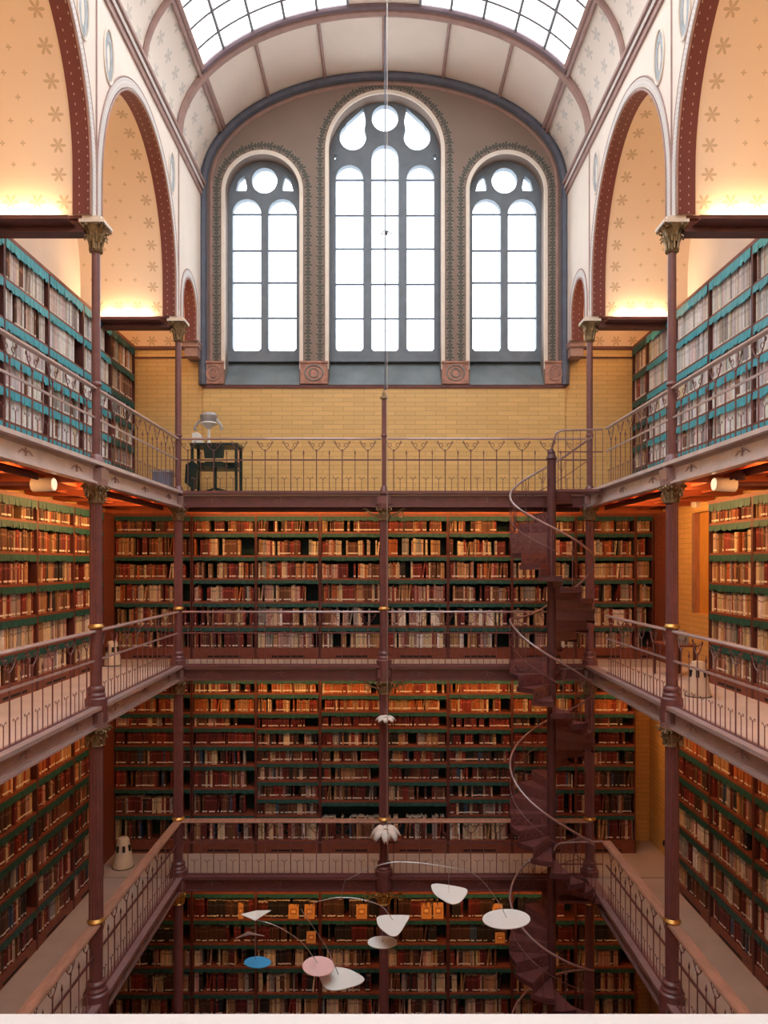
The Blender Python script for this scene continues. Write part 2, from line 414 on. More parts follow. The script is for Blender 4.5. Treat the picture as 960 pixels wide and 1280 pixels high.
# blocks under the window piers
blk = [(-3.47, 3.46 - .26 - .0, None)]
for i, (a, b, mm) in enumerate([(-3.70, -3.27, 'pinkblock'), (-1.71, -1.15, 'pinkblock'), (1.19, 1.73, 'pinkblock'), (3.29, 3.70, 'pinkblock')]):
    m = MB(); m.box(a, b, YG - .05, YG, 3.68, 4.10); m.box(a - .01, b + .01, YG - .07, YG, 4.10, 4.14)
    o = struct(m.obj('trim_%d' % (7 + i), M[mm]), 'painted stone block with a rosette under the window pier')
    c = (a + b) / 2; r = (b - a) * .33
    m = MB(); m.tube([(c + r * math.cos(t), YG - .055, 3.90 + .155 * math.sin(t)) for t in [2 * PI * j / 20 for j in range(20)]], .014, 6, True)
    m.tube([(c + r * .5 * math.cos(t), YG - .055, 3.90 + .09 * math.sin(t)) for t in [2 * PI * j / 16 for j in range(16)]], .012, 6, True)
    m.obj('rosette', M['greyleaf'] if i in (1, 2) else M['rib'], o, True)
m = MB(); m.box(-3.72, 3.72, YG - .03, YW, 3.60, 3.66); struct(m.obj('trim_11', M['brownred']))
m = MB(); m.box(-3.70, 3.70, YG - .0, YW + .01, 1.28, 3.60); struct(m.obj('wall_center', M['brick']))
# main barrel vault
YV0, YV1 = -1.9, YG + .02
TP = math.acos(3.3 / EA)          # purlin angle
TR = math.acos(0.65 / EA)
def shell(t0, t1, y0, y1, mt, name, n=10):
    m = MB(); L = 0; acc = [0]
    for i in range(n):
        L += math.dist(ell(t0 + (t1 - t0) * i / n), ell(t0 + (t1 - t0) * (i + 1) / n)); acc.append(L)
    m.grid(n, 1, lambda a, b: (ell(t0 + (t1 - t0) * a)[0], y0 + (y1 - y0) * b, ell(t0 + (t1 - t0) * a)[1]),
           lambda a, b: (y0 + (y1 - y0) * b, acc[round(a * n)]))
    return struct(m.obj(name, mt, smooth=True))
shell(0, TP, YV0, YV1, M['barrel'], 'ceiling'); shell(PI - TP, PI, YV0, YV1, M['barrel'], 'ceiling')
shell(TP, PI - TP, YB, YV1, M['cream'], 'ceiling', 40)
shell(TR, PI - TR, YV0, YB, M['cream'], 'ceiling', 12)
TN = 12
def arcrib(y, t0, t1, r, mt, name, n=48, flat=None):
    m = MB(); m.tube([(ell(t0 + (t1 - t0) * i / n, -.02)[0], y, ell(t0 + (t1 - t0) * i / n, -.02)[1]) for i in range(n + 1)], r, 8)
    return struct(m.obj(name, mt, smooth=True))
for i, y in enumerate([13.2, 11.315, 9.43, 7.545, 5.66, 3.775, 1.89]):
    if i == 0:
        arcrib(y, 0, PI, .085, M['rib'], 'trim_%d' % TN); TN += 1
        arcrib(y - .13, TP, PI - TP, .055, M['ribdark'], 'trim_%d' % TN); TN += 1
    else:
        arcrib(y, 0, TP, .055, M['rib'], 'trim_%d' % TN, 10); TN += 1
        arcrib(y, PI - TP, PI, .055, M['rib'], 'trim_%d' % TN, 10); TN += 1
        arcrib(y, TP, PI - TP, .05, M['ribdark'], 'trim_%d' % TN, 32); TN += 1
for s in (-1, 1):
    m = MB()
    x, z = ell(TP, -.03)
    for d in (-.055, .055):
        m.tube([(s * (x + d * .6), YV0, z - d * .8), (s * (x + d * .6), YV1, z - d * .8)], .035, 6)
    m.box(*sorted((s * (x - .03), s * (x + .03))), YV0, YV1, z - .01, z + .06)
    struct(m.obj('trim_%d' % TN, M['rib'], smooth=True)); TN += 1
    # springing cornice
    m = MB(); a, b = sorted((s * (XW - .06), s * (XW + .1)))
    m.box(a, b, YV0, YV1, 7.60, 7.70); a, b = sorted((s * (XW - .10), s * (XW + .1))); m.box(a, b, YV0, YV1, 7.70, 7.76)
    a, b = sorted((s * (XW - .035), s * (XW + .1))); m.box(a, b, YV0, YV1, 7.50, 7.60)
    o = struct(m.obj('trim_%d' % TN, M['rib'])); TN += 1
    m = MB(); m.grid(1, 1, lambda a, b: (s * (XW - .064), YV0 + (YV1 - YV0) * a, 7.61 + .08 * b), lambda a, b: ((YV1 - YV0) * a, .08 * b)); m.obj('beaded_band', M['beads'], o)
# longitudinal ribs of the end panel
for tx in (-2.35, -1.2, 0.0, 1.2, 2.35):
    x = tx; z = EZ + EB * math.sqrt(1 - (x / EA) ** 2)
    m = MB(); m.tube([(x, YB, z - .02), (x, YV1, z - .02)], .035, 6); struct(m.obj('trim_%d' % TN, M['rib'], smooth=True)); TN += 1
# skylight
sky_n = 6
edges_x = [3.3, 2.87, 2.35, 1.78, 1.2, .65]
for s in (-1, 1):
    for bi in range(4):
        ya, yb = YB - .1 - bi * BAY, YB - .1 - (bi + 1) * BAY + .0
        root = struct(empty('window_%d' % sky_n), 'curved roof light with iron glazing bars'); sky_n += 1
        m = MB(); ts = [math.acos(x / EA) if s > 0 else PI - math.acos(x / EA) for x in edges_x]
        for t in ts:
            x, z = ell(t, .0); m.box(x - .021, x + .021, yb, ya, z - .03, z + .03)
        ny = 8
        for j in range(ny):
            y = ya + (yb - ya) * j / ny
            n = 16
            m.tube([(ell(ts[0] + (ts[-1] - ts[0]) * i / n, .0)[0], y, ell(ts[0] + (ts[-1] - ts[0]) * i / n, .0)[1]) for i in range(n + 1)], .021, 4)
        m.obj('glazing_bars', M['glazbar'], root)
        m = MB(); m.grid(16, 1, lambda a, b: (ell(ts[0] + (ts[-1] - ts[0]) * a, .04)[0], ya + (yb - ya) * b, ell(ts[0] + (ts[-1] - ts[0]) * a, .04)[1]))
        m.obj('glass_pane', M['glass'], root)
# arcade walls with arches, transverse vaults
AZ, AB, AH = 5.0, 2.12, 1.73
def arch_open(cy, hw=AH, spz=AZ, hb=AB, zb=4.44, n=32):
    return [(cy - hw, zb), (cy + hw, zb)] + [(cy + hw * math.cos(t), spz + hb * math.sin(t)) for t in [PI * i / n for i in range(n + 1)]]
bays = [(11.315, AH, AZ, AB), (7.545, AH, AZ, AB), (3.775, AH, AZ, AB)]
small = (13.98, .50, 4.88, .60)
def arcL(pts):
    L = [0]
    for a, b in zip(pts, pts[1:]): L.append(L[-1] + math.dist(a, b))
    return L
tw = .21
for s in (-1, 1):
    side = 'left' if s < 0 else 'right'
    outl = [(-1.9, 4.44), (YW, 4.44), (YW, 7.7), (-1.9, 7.7)]
    hs = [arch_open(*b) for b in bays] + [arch_open(*small)]
    hs = [[(p[0], p[1] + (.0 if j > 1 else .0)) for j, p in enumerate(h)] for h in hs]
    outl = [(-1.9, 4.40), (YW, 4.40), (YW, 7.7), (-1.9, 7.7)]
    comb = [(-1.9, 4.45)]
    for (cy, hw, spz, hb) in bays[::-1] + [small]:
        comb += [(cy - hw, 4.45)] + [(cy - hw * math.cos(t), spz + hb * math.sin(t)) for t in [PI * i / 40 for i in range(41)]] + [(cy + hw, 4.45)]
    comb += [(YW, 4.45), (YW, 7.7), (-1.9, 7.7)]
    m = plate([comb], tw, lambda p: (s * (XW + tw / 2 + p.z), p.x, p.y))
    w = struct(m.obj('wall_%s_arcade' % side, M['cream']), 'cream plaster arcade wall above the %s columns' % side)
    for bi, (cy, hw, spz, hb) in enumerate(bays + [small]):
        n = 40
        prof = [(cy - hw, 4.44), (cy - hw, 4.7)] + [(cy - hw * math.cos(t), spz + hb * math.sin(t)) for t in [PI * i / n for i in range(n + 1)]] + [(cy + hw, 4.7), (cy + hw, 4.44)]
        L = arcL(prof); tot = L[-1]
        # dotted intrados
        m = MB(); q = .008
        def shrink(p, d):
            y, z = p; dy = y - cy
            if z <= spz: return (cy + math.copysign(hw - d, dy), z)
            return (cy + dy * (hw - d) / hw, spz + (z - spz) * (hb - d) / hb)
        P2 = [shrink(p, .02) for p in prof]
        N = len(P2) - 1
        m.grid(N, 1, lambda a, b: (s * (XW - .02 + (tw + .04) * b), P2[round(a * N)][0], P2[round(a * N)][1]), lambda a, b: (L[round(a * N)], (tw + .04) * b))
        struct(m.obj('trim_%d' % TN, M['dots']), 'dark red dotted soffit of the %s arch' % side); TN += 1
        # face border: dark fillet and beaded band
        P3 = [shrink(p, -.015) for p in prof]; P4 = [shrink(p, -.125) for p in prof]
        m = MB()
        m.grid(N, 1, lambda a, b: (s * (XW - .012), (P3[round(a * N)][0] * (1 - b) + P4[round(a * N)][0] * b), (P3[round(a * N)][1] * (1 - b) + P4[round(a * N)][1] * b)), lambda a, b: (L[round(a * N)], .11 * b))
        o = struct(m.obj('trim_%d' % TN, M['beads']), 'beaded border round the %s arch' % side); TN += 1
        m = MB(); m.tube([(s * (XW - .005), y, z) for y, z in P2], .016, 6); m.tube([(s * (XW - .005), y, z) for y, z in [shrink(p, -.14) for p in prof]], .012, 6)
        m.obj('fillet', M['rib'], o, True)
        if bi < 3:
            # transverse barrel vault, two halves so the pattern starts at each springing
            for half in (0, 1):
                H = prof if half == 0 else prof[::-1]
                k = len(H) // 2 + 1; LL = arcL(H)
                m = MB()
                m.grid(k - 1, 1, lambda a, b: (s * (XW + tw + (XO - XW - tw) * b), H[round(a * (k - 1))][0], H[round(a * (k - 1))][1]), lambda a, b: ((XO - XW - tw) * b, LL[round(a * (k - 1))]))
                struct(m.obj('ceiling', M['vault'], smooth=True), 'cream vault stencilled with brown flowers')
            m = plate([prof], .02, lambda p: (s * (XO + .0 + p.z), p.x, p.y)); struct(m.obj('wall_%s_lunette' % side, M['cream']))
        else:
            m = MB()
            pr2 = [(13.36, 4.40), (13.36, 4.9)] + [(14.13 - .77 * math.cos(t), 4.9 + .9 * math.sin(t)) for t in [PI * i / 24 for i in range(25)]] + [(14.92, 4.40)]
            LL = arcL(pr2); n2 = len(pr2) - 1
            m.grid(n2, 1, lambda a, b: (s * (XW + tw + (XO - XW - tw) * b), pr2[round(a * n2)][0], pr2[round(a * n2)][1]), lambda a, b: ((XO - XW - tw) * b, LL[n2] - LL[round(a * n2)]))
            struct(m.obj('ceiling', M['vault'], smooth=True))
            m = plate([pr2], .02, lambda p: (s * (XO + p.z), p.x, p.y)); struct(m.obj('wall_%s_lunette' % side, M['cream']))
    # upper masonry closing the roof outside the vaults
    m = MB(); a, b = sorted((s * (XO + .02), s * (XO + .3))); m.box(a, b, -1.9, YW, 4.40, 7.9)
    a, b = sorted((s * (XW + tw + .0), s * (XO + .3))); m.box(a, b, -1.9, YW + .3, 7.70, 7.9)
    m.box(a, b, YW, YW + .3, 4.40, 7.9); struct(m.obj('wall_%s_upper' % side, M['cream']))
    # painted medallions in the spandrels
    for yc in YN[:3]:
        for d in (-.42, .42):
            if yc == 13.2 and d > 0: continue
            m = MB()
            pts = [(s * (XW - .012), yc + d + .17 * math.cos(t), 6.86 + .36 * math.sin(t)) for t in [2 * PI * j / 28 for j in range(28)]]
            m.tube(pts, .014, 6, True)
            o = struct(m.obj('trim_%d' % TN, M['creamline'], smooth=True), 'painted oval medallion above the column'); TN += 1
            m = plate([[(yc + d + .14 * math.cos(t), 6.86 + .32 * math.sin(t)) for t in [2 * PI * j / 28 for j in range(28)]],
                       [(yc + d + .06 * math.cos(t), 6.86 + .20 * math.sin(t)) for t in [2 * PI * j / 28 for j in range(28)]]], .01, lambda p: (s * (XW - .004 + p.z), p.x, p.y))
            m.obj('oval_band', M['medal'], o)
        m = MB(); m.tube([(s * (XW - .005), yc, 4.6), (s * (XW - .005), yc, 7.5)], .014, 6); struct(m.obj('trim_%d' % TN, M['rib'])); TN += 1
    # cross beams from capital to wall
    for yc in YN:
        m = MB(); a, b = sorted((s * (XW + .12), s * XO))
        m.box(a, b, yc - .07, yc + .07, 4.29, 4.41); m.box(a, b, yc - .14, yc + .14, 4.41, 4.45); m.box(a, b, yc - .10, yc + .10, 4.26, 4.29)
        struct(m.obj('trim_%d' % TN, M['brownred']), 'dark brown cross beam between capital and side wall'); TN += 1
# ------------------------------------------------------------------ galleries
FL = {3: F3, 2: F2, 1: F1}
GN = {3: 'upper', 2: 'middle', 1: 'lower'}
def flourish(m, c, axis, out):
    """small raised ornament on a girder web"""
    cx, cy, cz = c
    for k in (-1, 1):
        pts = []
        for i in range(9):
            t = i / 8; u = k * (.02 + .13 * t); w = .02 * math.sin(t * PI * 1.5)
            pts.append((cx + (u if axis == 'x' else out * -.0), cy + (u if axis == 'y' else 0), cz + w))
        m.tube(pts, .007, 4)
    m.tube([(cx, cy, cz - .045), (cx, cy, cz + .045)], .011, 5)
for lv, F in FL.items():
    for s in (-1, 1):
        side = 'left' if s < 0 else 'right'
        root = empty('gallery'); tag(root, '%s iron gallery along the %s side wall of bookcases' % (GN[lv], side), 'gallery', kind='thing')
        a, b = sorted((s * (XW - .05), s * XO))
        m = MB(); m.box(a + .02, b - .02, 1.9, YB - .08, F - .05, F); m.obj('deck', M['deckpale'] if lv == 2 else M['deck'], root)
        m = MB(); m.box(*sorted((s * (XW - .11), s * (XW + .07))), 1.9, YB - .08, F - .012, F + .035)
        m.box(*sorted((s * (XW - .012), s * (XW + .012))), 1.9, YB - .08, F - .23, F - .012)
        m.box(*sorted((s * (XW - .07), s * (XW + .05))), 1.9, YB - .08, F - .25, F - .225)
        m.box(*sorted((s * (XW - .04), s * (XW + .02))), 1.9, YB - .08, F - .225, F - .205)
        gm = {3: M['girderlit'], 2: M['girderhalflit'], 1: M['girder']}[lv]
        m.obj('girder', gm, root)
        for y in [YB - BAY * (i + .5) / 3 - .0 for i in range(9)]:
            m = MB(); flourish(m, (s * (XW - .018), y, F - .115), 'y', s); m.obj('girder_ornament', M['girder'], root)
        a, b = sorted((s * (XW + .02), s * XO))
        m = MB(); m.box(a, b - (.02 if s > 0 else 0), 1.9, YB - .08, F - .16, F - .14) if s > 0 else m.box(a + .02, b, 1.9, YB - .08, F - .16, F - .14); m.obj('soffit', M['soffit'], root)
        if lv == 3:
            a, b = a + .02, b - .02
            for y in [YB - .25 - .942 * i for i in range(9)]:
                m = MB(); m.box(a, b, y - .05, y + .05, F - .245, F - .16); m.obj('joist', M['joist'], root)
            for x in (XW + .55, XW + 1.1):
                m = MB(); m.box(*sorted((s * (x - .03), s * (x + .03))), 4.5, YB - .1, F - .21, F - .16); m.obj('purlin', M['joist'], root)
    root = empty('gallery'); tag(root, '%s iron gallery across the end wall behind the centre column' % GN[lv], 'gallery', kind='thing')
    m = MB(); m.box(-XO + .01, XO - .01, YB - .05, YG - .01, F - .05, F); m.obj('deck', M['deck'], root)
    m = MB(); m.box(-XW, XW, YB - .11, YB + .07, F - .012, F + .03); m.box(-XW, XW, YB - .012, YB + .012, F - .23, F - .01)
    m.box(-XW, XW, YB - .07, YB + .05, F - .25, F - .225); m.obj('girder', M['iron'], root)
    for i in range(6):
        m = MB(); flourish(m, (-XW + (i + .5) * XW / 3, YB - .018, F - .12), 'x', 1); m.obj('girder_ornament', M['girder'], root)
    m = MB(); m.box(-XO + .02, XO - .02, YB + .02, YC + .3, F - .16, F - .14); m.obj('soffit', M['soffit'], root)
    m = MB()
    for i in range(9 if lv == 3 else 0):
        q = MB(); q.box(-5.0 + 1.25 * i - .04, -5.0 + 1.25 * i + .04, YB + .03, YC - .02, F - .22, F - .16); q.obj('joist', M['joist'], root)
    m.box(-XO + .02, XO - .02, YC - .02, YC + .3, F - .34, F - .16)
    m.obj('cornice_board', M['soffit'], root)
# ------------------------------------------------------------------ columns
def leafcap(m, cx, cy, z0, z1, r0, r1, n=8):
    for ring, (a, b, off) in enumerate([(0.0, .55, 0), (.3, .95, .5)]):
        for k in range(n):
            t = 2 * PI * (k + off) / n
            d = Vector((math.cos(t), math.sin(t), 0)); h = z1 - z0; pts = []
            for i in range(7):
                u = i / 6
                rr = r0 + (r1 - r0) * (u ** 1.8) * (1.0 if ring else .7) + .012
                zz = z0 + h * (a + (b - a) * math.sin(min(1, u * 1.15) * PI / 2)) - (h * .10 if i == 6 else 0)
                pts.append((cx + d.x * rr, cy + d.y * rr, zz))
            m.tube(pts, .019, 5, r1=.011)
def volutes(m, cx, cy, z, r):
    for k in range(4):
        t = PI / 4 + k * PI / 2; d = Vector((math.cos(t), math.sin(t), 0)); pts = []
        for i in range(13):
            a = i / 12 * 2.2 * PI; q = .045 * (1 - i / 15)
            rr = r + q * math.cos(a); pts.append((cx + d.x * rr, cy + d.y * rr, z + q * math.sin(a)))
        m.tube(pts, .012, 5)
def column(cx, cy, label, top):
    root = empty('iron_column'); tag(root, label, 'column', 'iron columns round the library well', kind='thing')
    near = cy < 10
    for (z0, z1, lv) in ((F0, F1, 0), (F1, F2, 1), (F2, F3, 2), (F3, 4.45, 3)):
        r = {0: .088, 1: .090, 2: .080, 3: .056}[lv]
        zt = z1 - .25 if lv < 3 else 4.08
        if top is not None and lv == 3:
            r = .042; zt = top
        # base
        m = MB(); zb = z0 + (.02 if lv else 0)
        m.lathe([(r * 1.75, zb - .24 if lv else zb), (r * 1.75, zb + .10), (r * 1.45, zb + .12), (r * 1.5, zb + .15), (r * 1.25, zb + .18), (r * 1.4, zb + .21), (r * 1.35, zb + .235), (r * 1.05, zb + .26)] if lv < 3 else
                [(r * 1.9, zb - .27), (r * 1.95, zb + .02), (r * 1.6, zb + .05), (r * 1.35, zb + .09), (r * 1.0, zb + .12)], cx, cy, 20)
        m.obj('base', M['iron'], root, True)
        m = MB(); zc = zt if (lv == 3 and top is None) else (zt - .25 if lv < 3 else zt)
        zr = z0 + 1.05
        m.lathe([(r * .92, z0 + (.10 if lv == 3 else .22)), (r * .95, zr)], cx, cy, 20); m.obj('lower_shaft', M['iron'], root, True)
        m = MB(); m.lathe([(r, zr), (r * .94, zc)], cx, cy, 32, flute=1 if lv in (1, 2) else 0); m.obj('shaft', M['iron'], root, lv not in (1, 2))
        m = MB()
        m.lathe([(r * .95, zr - .03), (r * 1.22, zr - .02), (r * 1.28, zr), (r * 1.1, zr + .02), (r * .95, zr + .035)], cx, cy, 20)
        m.obj('ring', M['gold'] if lv in (1, 2) else M['iron'], root, True)
        if lv < 3:
            m = MB(); m.lathe([(r * 1.0, zc), (r * 1.3, zc + .015), (r * 1.05, zc + .035), (r * 1.05, zc + .16), (r * 1.7, zc + .22), (r * 1.7, zc + .25)], cx, cy, 20)
            cap_ = m.obj('capital', M['bronze'] if lv else M['gold'], root, True)
            m = MB(); leafcap(m, cx, cy, zc + .03, zc + .22, r * 1.0, r * 1.75); volutes(m, cx, cy, zc + .20, r * 1.9); m.obj('capital_leaves', M['bronze'] if lv else M['gold'], cap_, True)
            if abs(cx) < 1 or near:
                for k, (dx, dy) in enumerate([(-1, 0), (1, 0)] if abs(cx) < 1 else [(0, -1), (0, 1)]):
                    m = MB(); pts = []
                    for i in range(11):
                        u = i / 10; pts.append((cx + dx * (.08 + .30 * u), cy + dy * (.08 + .30 * u), zc + .04 + .17 * math.sin(u * PI / 2) + (.02 * math.sin(u * 9))))
                    m.tube(pts, .022, 6, r1=.014)
                    pts = [(cx + dx * (.30 + .05 * math.cos(a)), cy + dy * (.30 + .05 * math.cos(a)), zc + .12 + .05 * math.sin(a)) for a in [2 * PI * j / 12 for j in range(12)]]
                    m.tube(pts, .012, 5, True)
                    m.obj('bracket', M['gold'] if lv == 0 else M['bronze'], root, True)
    # junction collars wrapped round the girders
    for F in (F3, F2, F1):
        m = MB(); m.box(cx - .12, cx + .12, cy - .12, cy + .12, F - .19, F - .05); m.lathe([(.10, F - .30), (.145, F - .27), (.145, F - .19), (.10, F - .18)], cx, cy, 16)
        m.obj('girder_collar', M['iron'] if cx == 0 else M['girder'], root)
    if top is None:
        m = MB(); m.lathe([(.06, 4.02), (.085, 4.035), (.062, 4.06), (.065, 4.22), (.12, 4.32), (.15, 4.36)], cx, cy, 20); cap_ = m.obj('capital', M['bronze'], root, True)
        m = MB(); leafcap(m, cx, cy, 4.06, 4.36, .062, .175, 8); volutes(m, cx, cy, 4.33, .155); m.obj('capital_leaves', M['bronze'], cap_, True)
        m = MB(); m.box(cx - .16, cx + .16, cy - .16, cy + .16, 4.36, 4.40); m.box(cx - .13, cx + .13, cy - .13, cy + .13, 4.40, 4.56) if False else None
        m.box(cx - .12, cx + .12, cy - .15, cy + .15, 4.40, 4.445); m.obj('abacus', M['creamline'], root)
    else:
        m = MB(); m.lathe([(.042, top - .02), (.075, top), (.07, top + .03), (.03, top + .05), (.035, top + .09), (.012, top + .14), (.001, top + .2)], cx, cy, 16); m.obj('finial', M['bronze'], root, True)
for s in (-1, 1):
    side = 'left' if s < 0 else 'right'
    column(s * XW, 13.2, 'slender red-brown iron column at the %s far corner of the well%s' % (side, '' if s < 0 else ', behind the spiral stair'), None)
    column(s * XW, 9.43, 'near %s iron column with gilt leaf capital, fluted shaft and gold ring' % side, None)
column(0.0, 13.2, 'centre iron column of the end gallery, ending in a finial below the windows', 3.0)
# ------------------------------------------------------------------ railings
def bal_meshes():
    out = {}
    m = MB(); m.tube([(0, 0, .03), (0, 0, .80)], .0085, 6)
    for k in (-1, 1):
        pts = []
        for i in range(11):
            u = i / 10; pts.append((k * (.125 * math.sin(u * PI / 2)), 0, .78 + .17 * u ** 1.4))
        for i in range(8):
            a = PI / 2 - i / 7 * 4.2; pts.append((k * (.125 - .0 + .022 * math.cos(a) * 1.0), 0, .928 + .022 * math.sin(a)))
        m.tube(pts, .006, 5)
        pts = [(k * (.07 + .03 * math.cos(a)), 0, .88 + .03 * math.sin(a)) for a in [j / 9 * 5 for j in range(10)]]
        m.tube(pts, .005, 4)
    m.lathe([(.008, .76), (.017, .775), (.008, .79)], 0, 0, 8)
    out['main'] = m.mesh('scrolled_baluster', M['iron'], True)
    m = MB(); m.tube([(0, 0, .03), (0, 0, .70)], .0065, 5); m.lathe([(.006, .70), (.014, .73), (.001, .80)], 0, 0, 8); out['mid'] = m.mesh('spear_baluster', M['iron'], True)
    m = MB(); m.tube([(0, 0, .03), (0, 0, .27)], .005, 5)
    for k in (-1, 1): m.tube([(0, 0, .25), (k * .02, 0, .285), (k * .045, 0, .30), (k * .055, 0, .285), (k * .045, 0, .272)], .004, 4)
    out['short'] = m.mesh('short_baluster', M['iron'], True)
    return out
BAL = bal_meshes()
def railing(p0, p1, F, label, lv, grp='scrolled iron railings of the galleries'):
    root = empty('railing'); tag(root, label, 'railing', grp, kind='thing')
    p0 = Vector(p0); p1 = Vector(p1); d = p1 - p0; L = d.length; d.normalize()
    ang = math.atan2(d.y, d.x); Mx = Matrix.Translation((p0.x, p0.y, F)) @ Matrix.Rotation(ang, 4, 'Z')
    def mk(name, fn, mt, smooth=False):
        m = MB(); fn(m); m.v = [tuple(Mx @ Vector(v)) for v in m.v]; return m.obj(name, mt, root, smooth)
    if lv == 1:
        mk('handrail', lambda m: m.prism([(-.075, .985), (.075, .985), (.08, 1.0), (.065, 1.025), (-.065, 1.025), (-.08, 1.0)], 'x', .05, L - .05), M['railwood'])
        mk('top_bar', lambda m: m.box(.05, L - .05, -.018, .018, .965, .985), M['iron'])
    else:
        mk('handrail', lambda m: m.prism([(-.032, .975), (.032, .975), (.034, .99), (.022, 1.008), (-.022, 1.008), (-.034, .99)], 'x', .05, L - .05), M['girderhalflit'] if abs(d.y) > .5 else M['girder'])
    mk('middle_rail', lambda m: m.box(.05, L - .05, -.012, .012, .598, .622), M['iron'] if lv == 1 or abs(d.x) > .5 else M['girderhalflit'])
    mk('bottom_rail', lambda m: m.box(.05, L - .05, -.012, .012, .03, .05), M['iron'])
    n = max(1, round(L / .487)); st = L / n
    for i in range(n * 4):
        x = (i + .0) * st / 4 + st / 8
        kind = 'main' if i % 4 == 1 else 'mid' if i % 4 == 3 else 'short'
        if x < .08 or x > L - .08: continue
        q = Mx @ Vector((x, 0, 0))
        link({'main': 'scrolled_baluster', 'mid': 'spear_baluster', 'short': 'short_baluster'}[kind], BAL[kind], root, q, (0, 0, ang))
for lv, F in FL.items():
    railing((-XW, YB), (0, YB), F, '%s gallery railing across the end wall, left of the centre column' % GN[lv], lv)
    railing((0, YB), (XW, YB), F, '%s gallery railing across the end wall, right of the centre column' % GN[lv], lv)
    for s in (-1, 1):
        side = 'left' if s < 0 else 'right'
        railing((s * XW, 9.43), (s * XW, YB if s < 0 else 12.25), F, '%s gallery railing on the %s side, between far and near columns' % (GN[lv], side), lv)
        railing((s * XW, 5.66), (s * XW, 9.43), F, '%s gallery railing on the %s side, this side of the near column' % (GN[lv], side), lv)
# ------------------------------------------------------------------ spiral staircase
SX, SY, SR = 2.87, 12.47, .72
KT = [(0, F3), (.12, F3), (1, .20), (2, -.97), (2.6, F2), (3, F2), (5, -4.43), (5.9, F1), (6.12, F1), (7, -6.72), (9, -9.0), (9.3, -9.4)]
def tz(th):
    t = th / PI
    for (a, za), (b, zb) in zip(KT, KT[1:]):
        if t <= b: return za + (zb - za) * max(0, (t - a)) / (b - a)
    return KT[-1][1]
def hz(th):   # smoothed handrail height
    return sum(tz(max(0, th + k * .12)) for k in range(-3, 4)) / 7 + .90
st = empty('spiral_staircase'); tag(st, 'dark red iron spiral staircase winding round a pole at the galleries right corner', 'staircase', kind='thing')
m = MB(); m.lathe([(.075, F0), (.075, 1.78), (.095, 1.80), (.08, 1.84), (.06, 1.88), (.065, 1.91), (.025, 1.97), (.001, 1.99)], SX, SY, 20); m.obj('centre_pole', M['iron_dark'], st, True)
# step angles: constant riser
ths = []; th = .12 * PI; z = F3 - .185
while th < 9.2 * PI and z > -9.4:
    while tz(th) > z and th < 9.25 * PI: th += .01
    ths.append((th, z)); z -= .185
bal = 0
for i, (th, z) in enumerate(ths):
    t0 = th - .05; t1 = (ths[i + 1][0] if i + 1 < len(ths) else th + .5)
    zz = z
    n = max(3, int((t1 - t0) / .15))
    ring = [(SX + .05 * math.cos(t0), SY + .05 * math.sin(t0))] + [(SX + SR * math.cos(t0 + (t1 - t0) * j / n), SY + SR * math.sin(t0 + (t1 - t0) * j / n)) for j in range(n + 1)] + [(SX + .05 * math.cos(t1), SY + .05 * math.sin(t1))]
    m = MB(); m.prism(ring, 'z', zz - .022, zz); m.obj('tread', M['iron'], st)
    # cast riser below the upper edge: panel with raised roundels
    m = MB(); ca, sa = math.cos(t0 + .05), math.sin(t0 + .05)
    Mr = Matrix(((ca, -sa, 0, SX), (sa, ca, 0, SY), (0, 0, 1, 0), (0, 0, 0, 1)))
    m.box(.07, SR - .01, -.006, .006, zz - .0, zz + .163, Mr)
    for r_ in (.2, .36, .52, .64):
        m.tube([tuple(Mr @ Vector((r_ + .045 * math.cos(a), sg * .010, zz + .08 + .045 * math.sin(a)))) for sg in (1,) for a in [2 * PI * j / 10 for j in range(10)]], .008, 4, True)
    m.obj('riser', M['iron'], st)
    # outer string segment
    m = MB()
    for j in range(n):
        a0 = t0 + (t1 - t0) * j / n; a1 = t0 + (t1 - t0) * (j + 1) / n
        pa = (SX + SR * math.cos(a0), SY + SR * math.sin(a0)); pb = (SX + SR * math.cos(a1), SY + SR * math.sin(a1))
        b = len(m.v)
        for (p, q) in ((pa, 1.0), (pb, 1.0), (pb, .985), (pa, .985)):
            x = SX + (p[0] - SX) * q; y = SY + (p[1] - SY) * q
            m.v.append((x, y, zz - .075)); m.v.append((x, y, zz + .01))
        m.face((b, b + 2, b + 3, b + 1)); m.face((b + 4, b + 6, b + 7, b + 5)); m.face((b, b + 6, b + 4, b + 2)); m.face((b + 1, b + 3, b + 5, b + 7))
    m.obj('string', M['iron_dark'], st)
    span = t1 - th
    nb = 1 if bal < 96 else 0
    if nb:
        a = th + span * .5; x, y = SX + (SR - .02) * math.cos(a), SY + (SR - .02) * math.sin(a)
        m = MB(); hh = hz(a)
        m.tube([(x, y, zz), (x, y, hh)], .007, 5)
        ta = Vector((-math.sin(a), math.cos(a), 0))
        for k in (-1, 1):
            m.tube([tuple(Vector((x, y, hh - .26 + .2 * u)) + ta * k * .055 * math.sin(u * PI / 2)) for u in [j / 5 for j in range(6)]], .0045, 4)
        m.obj('baluster', M['iron'], st); bal += 1
m = MB(); pts = []
a = 0.0
while a < 9.2 * PI:
    pts.append((SX + (SR - .02) * math.cos(a), SY + (SR - .02) * math.sin(a), hz(a))); a += .14
m.tube(pts, .019, 8); m.obj('handrail', M['girder'], st, True)
m = MB(); m.tube([(p[0], p[1], p[2] - .36) for p in pts], .007, 5); m.obj('guard_bar', M['iron'], st, True)
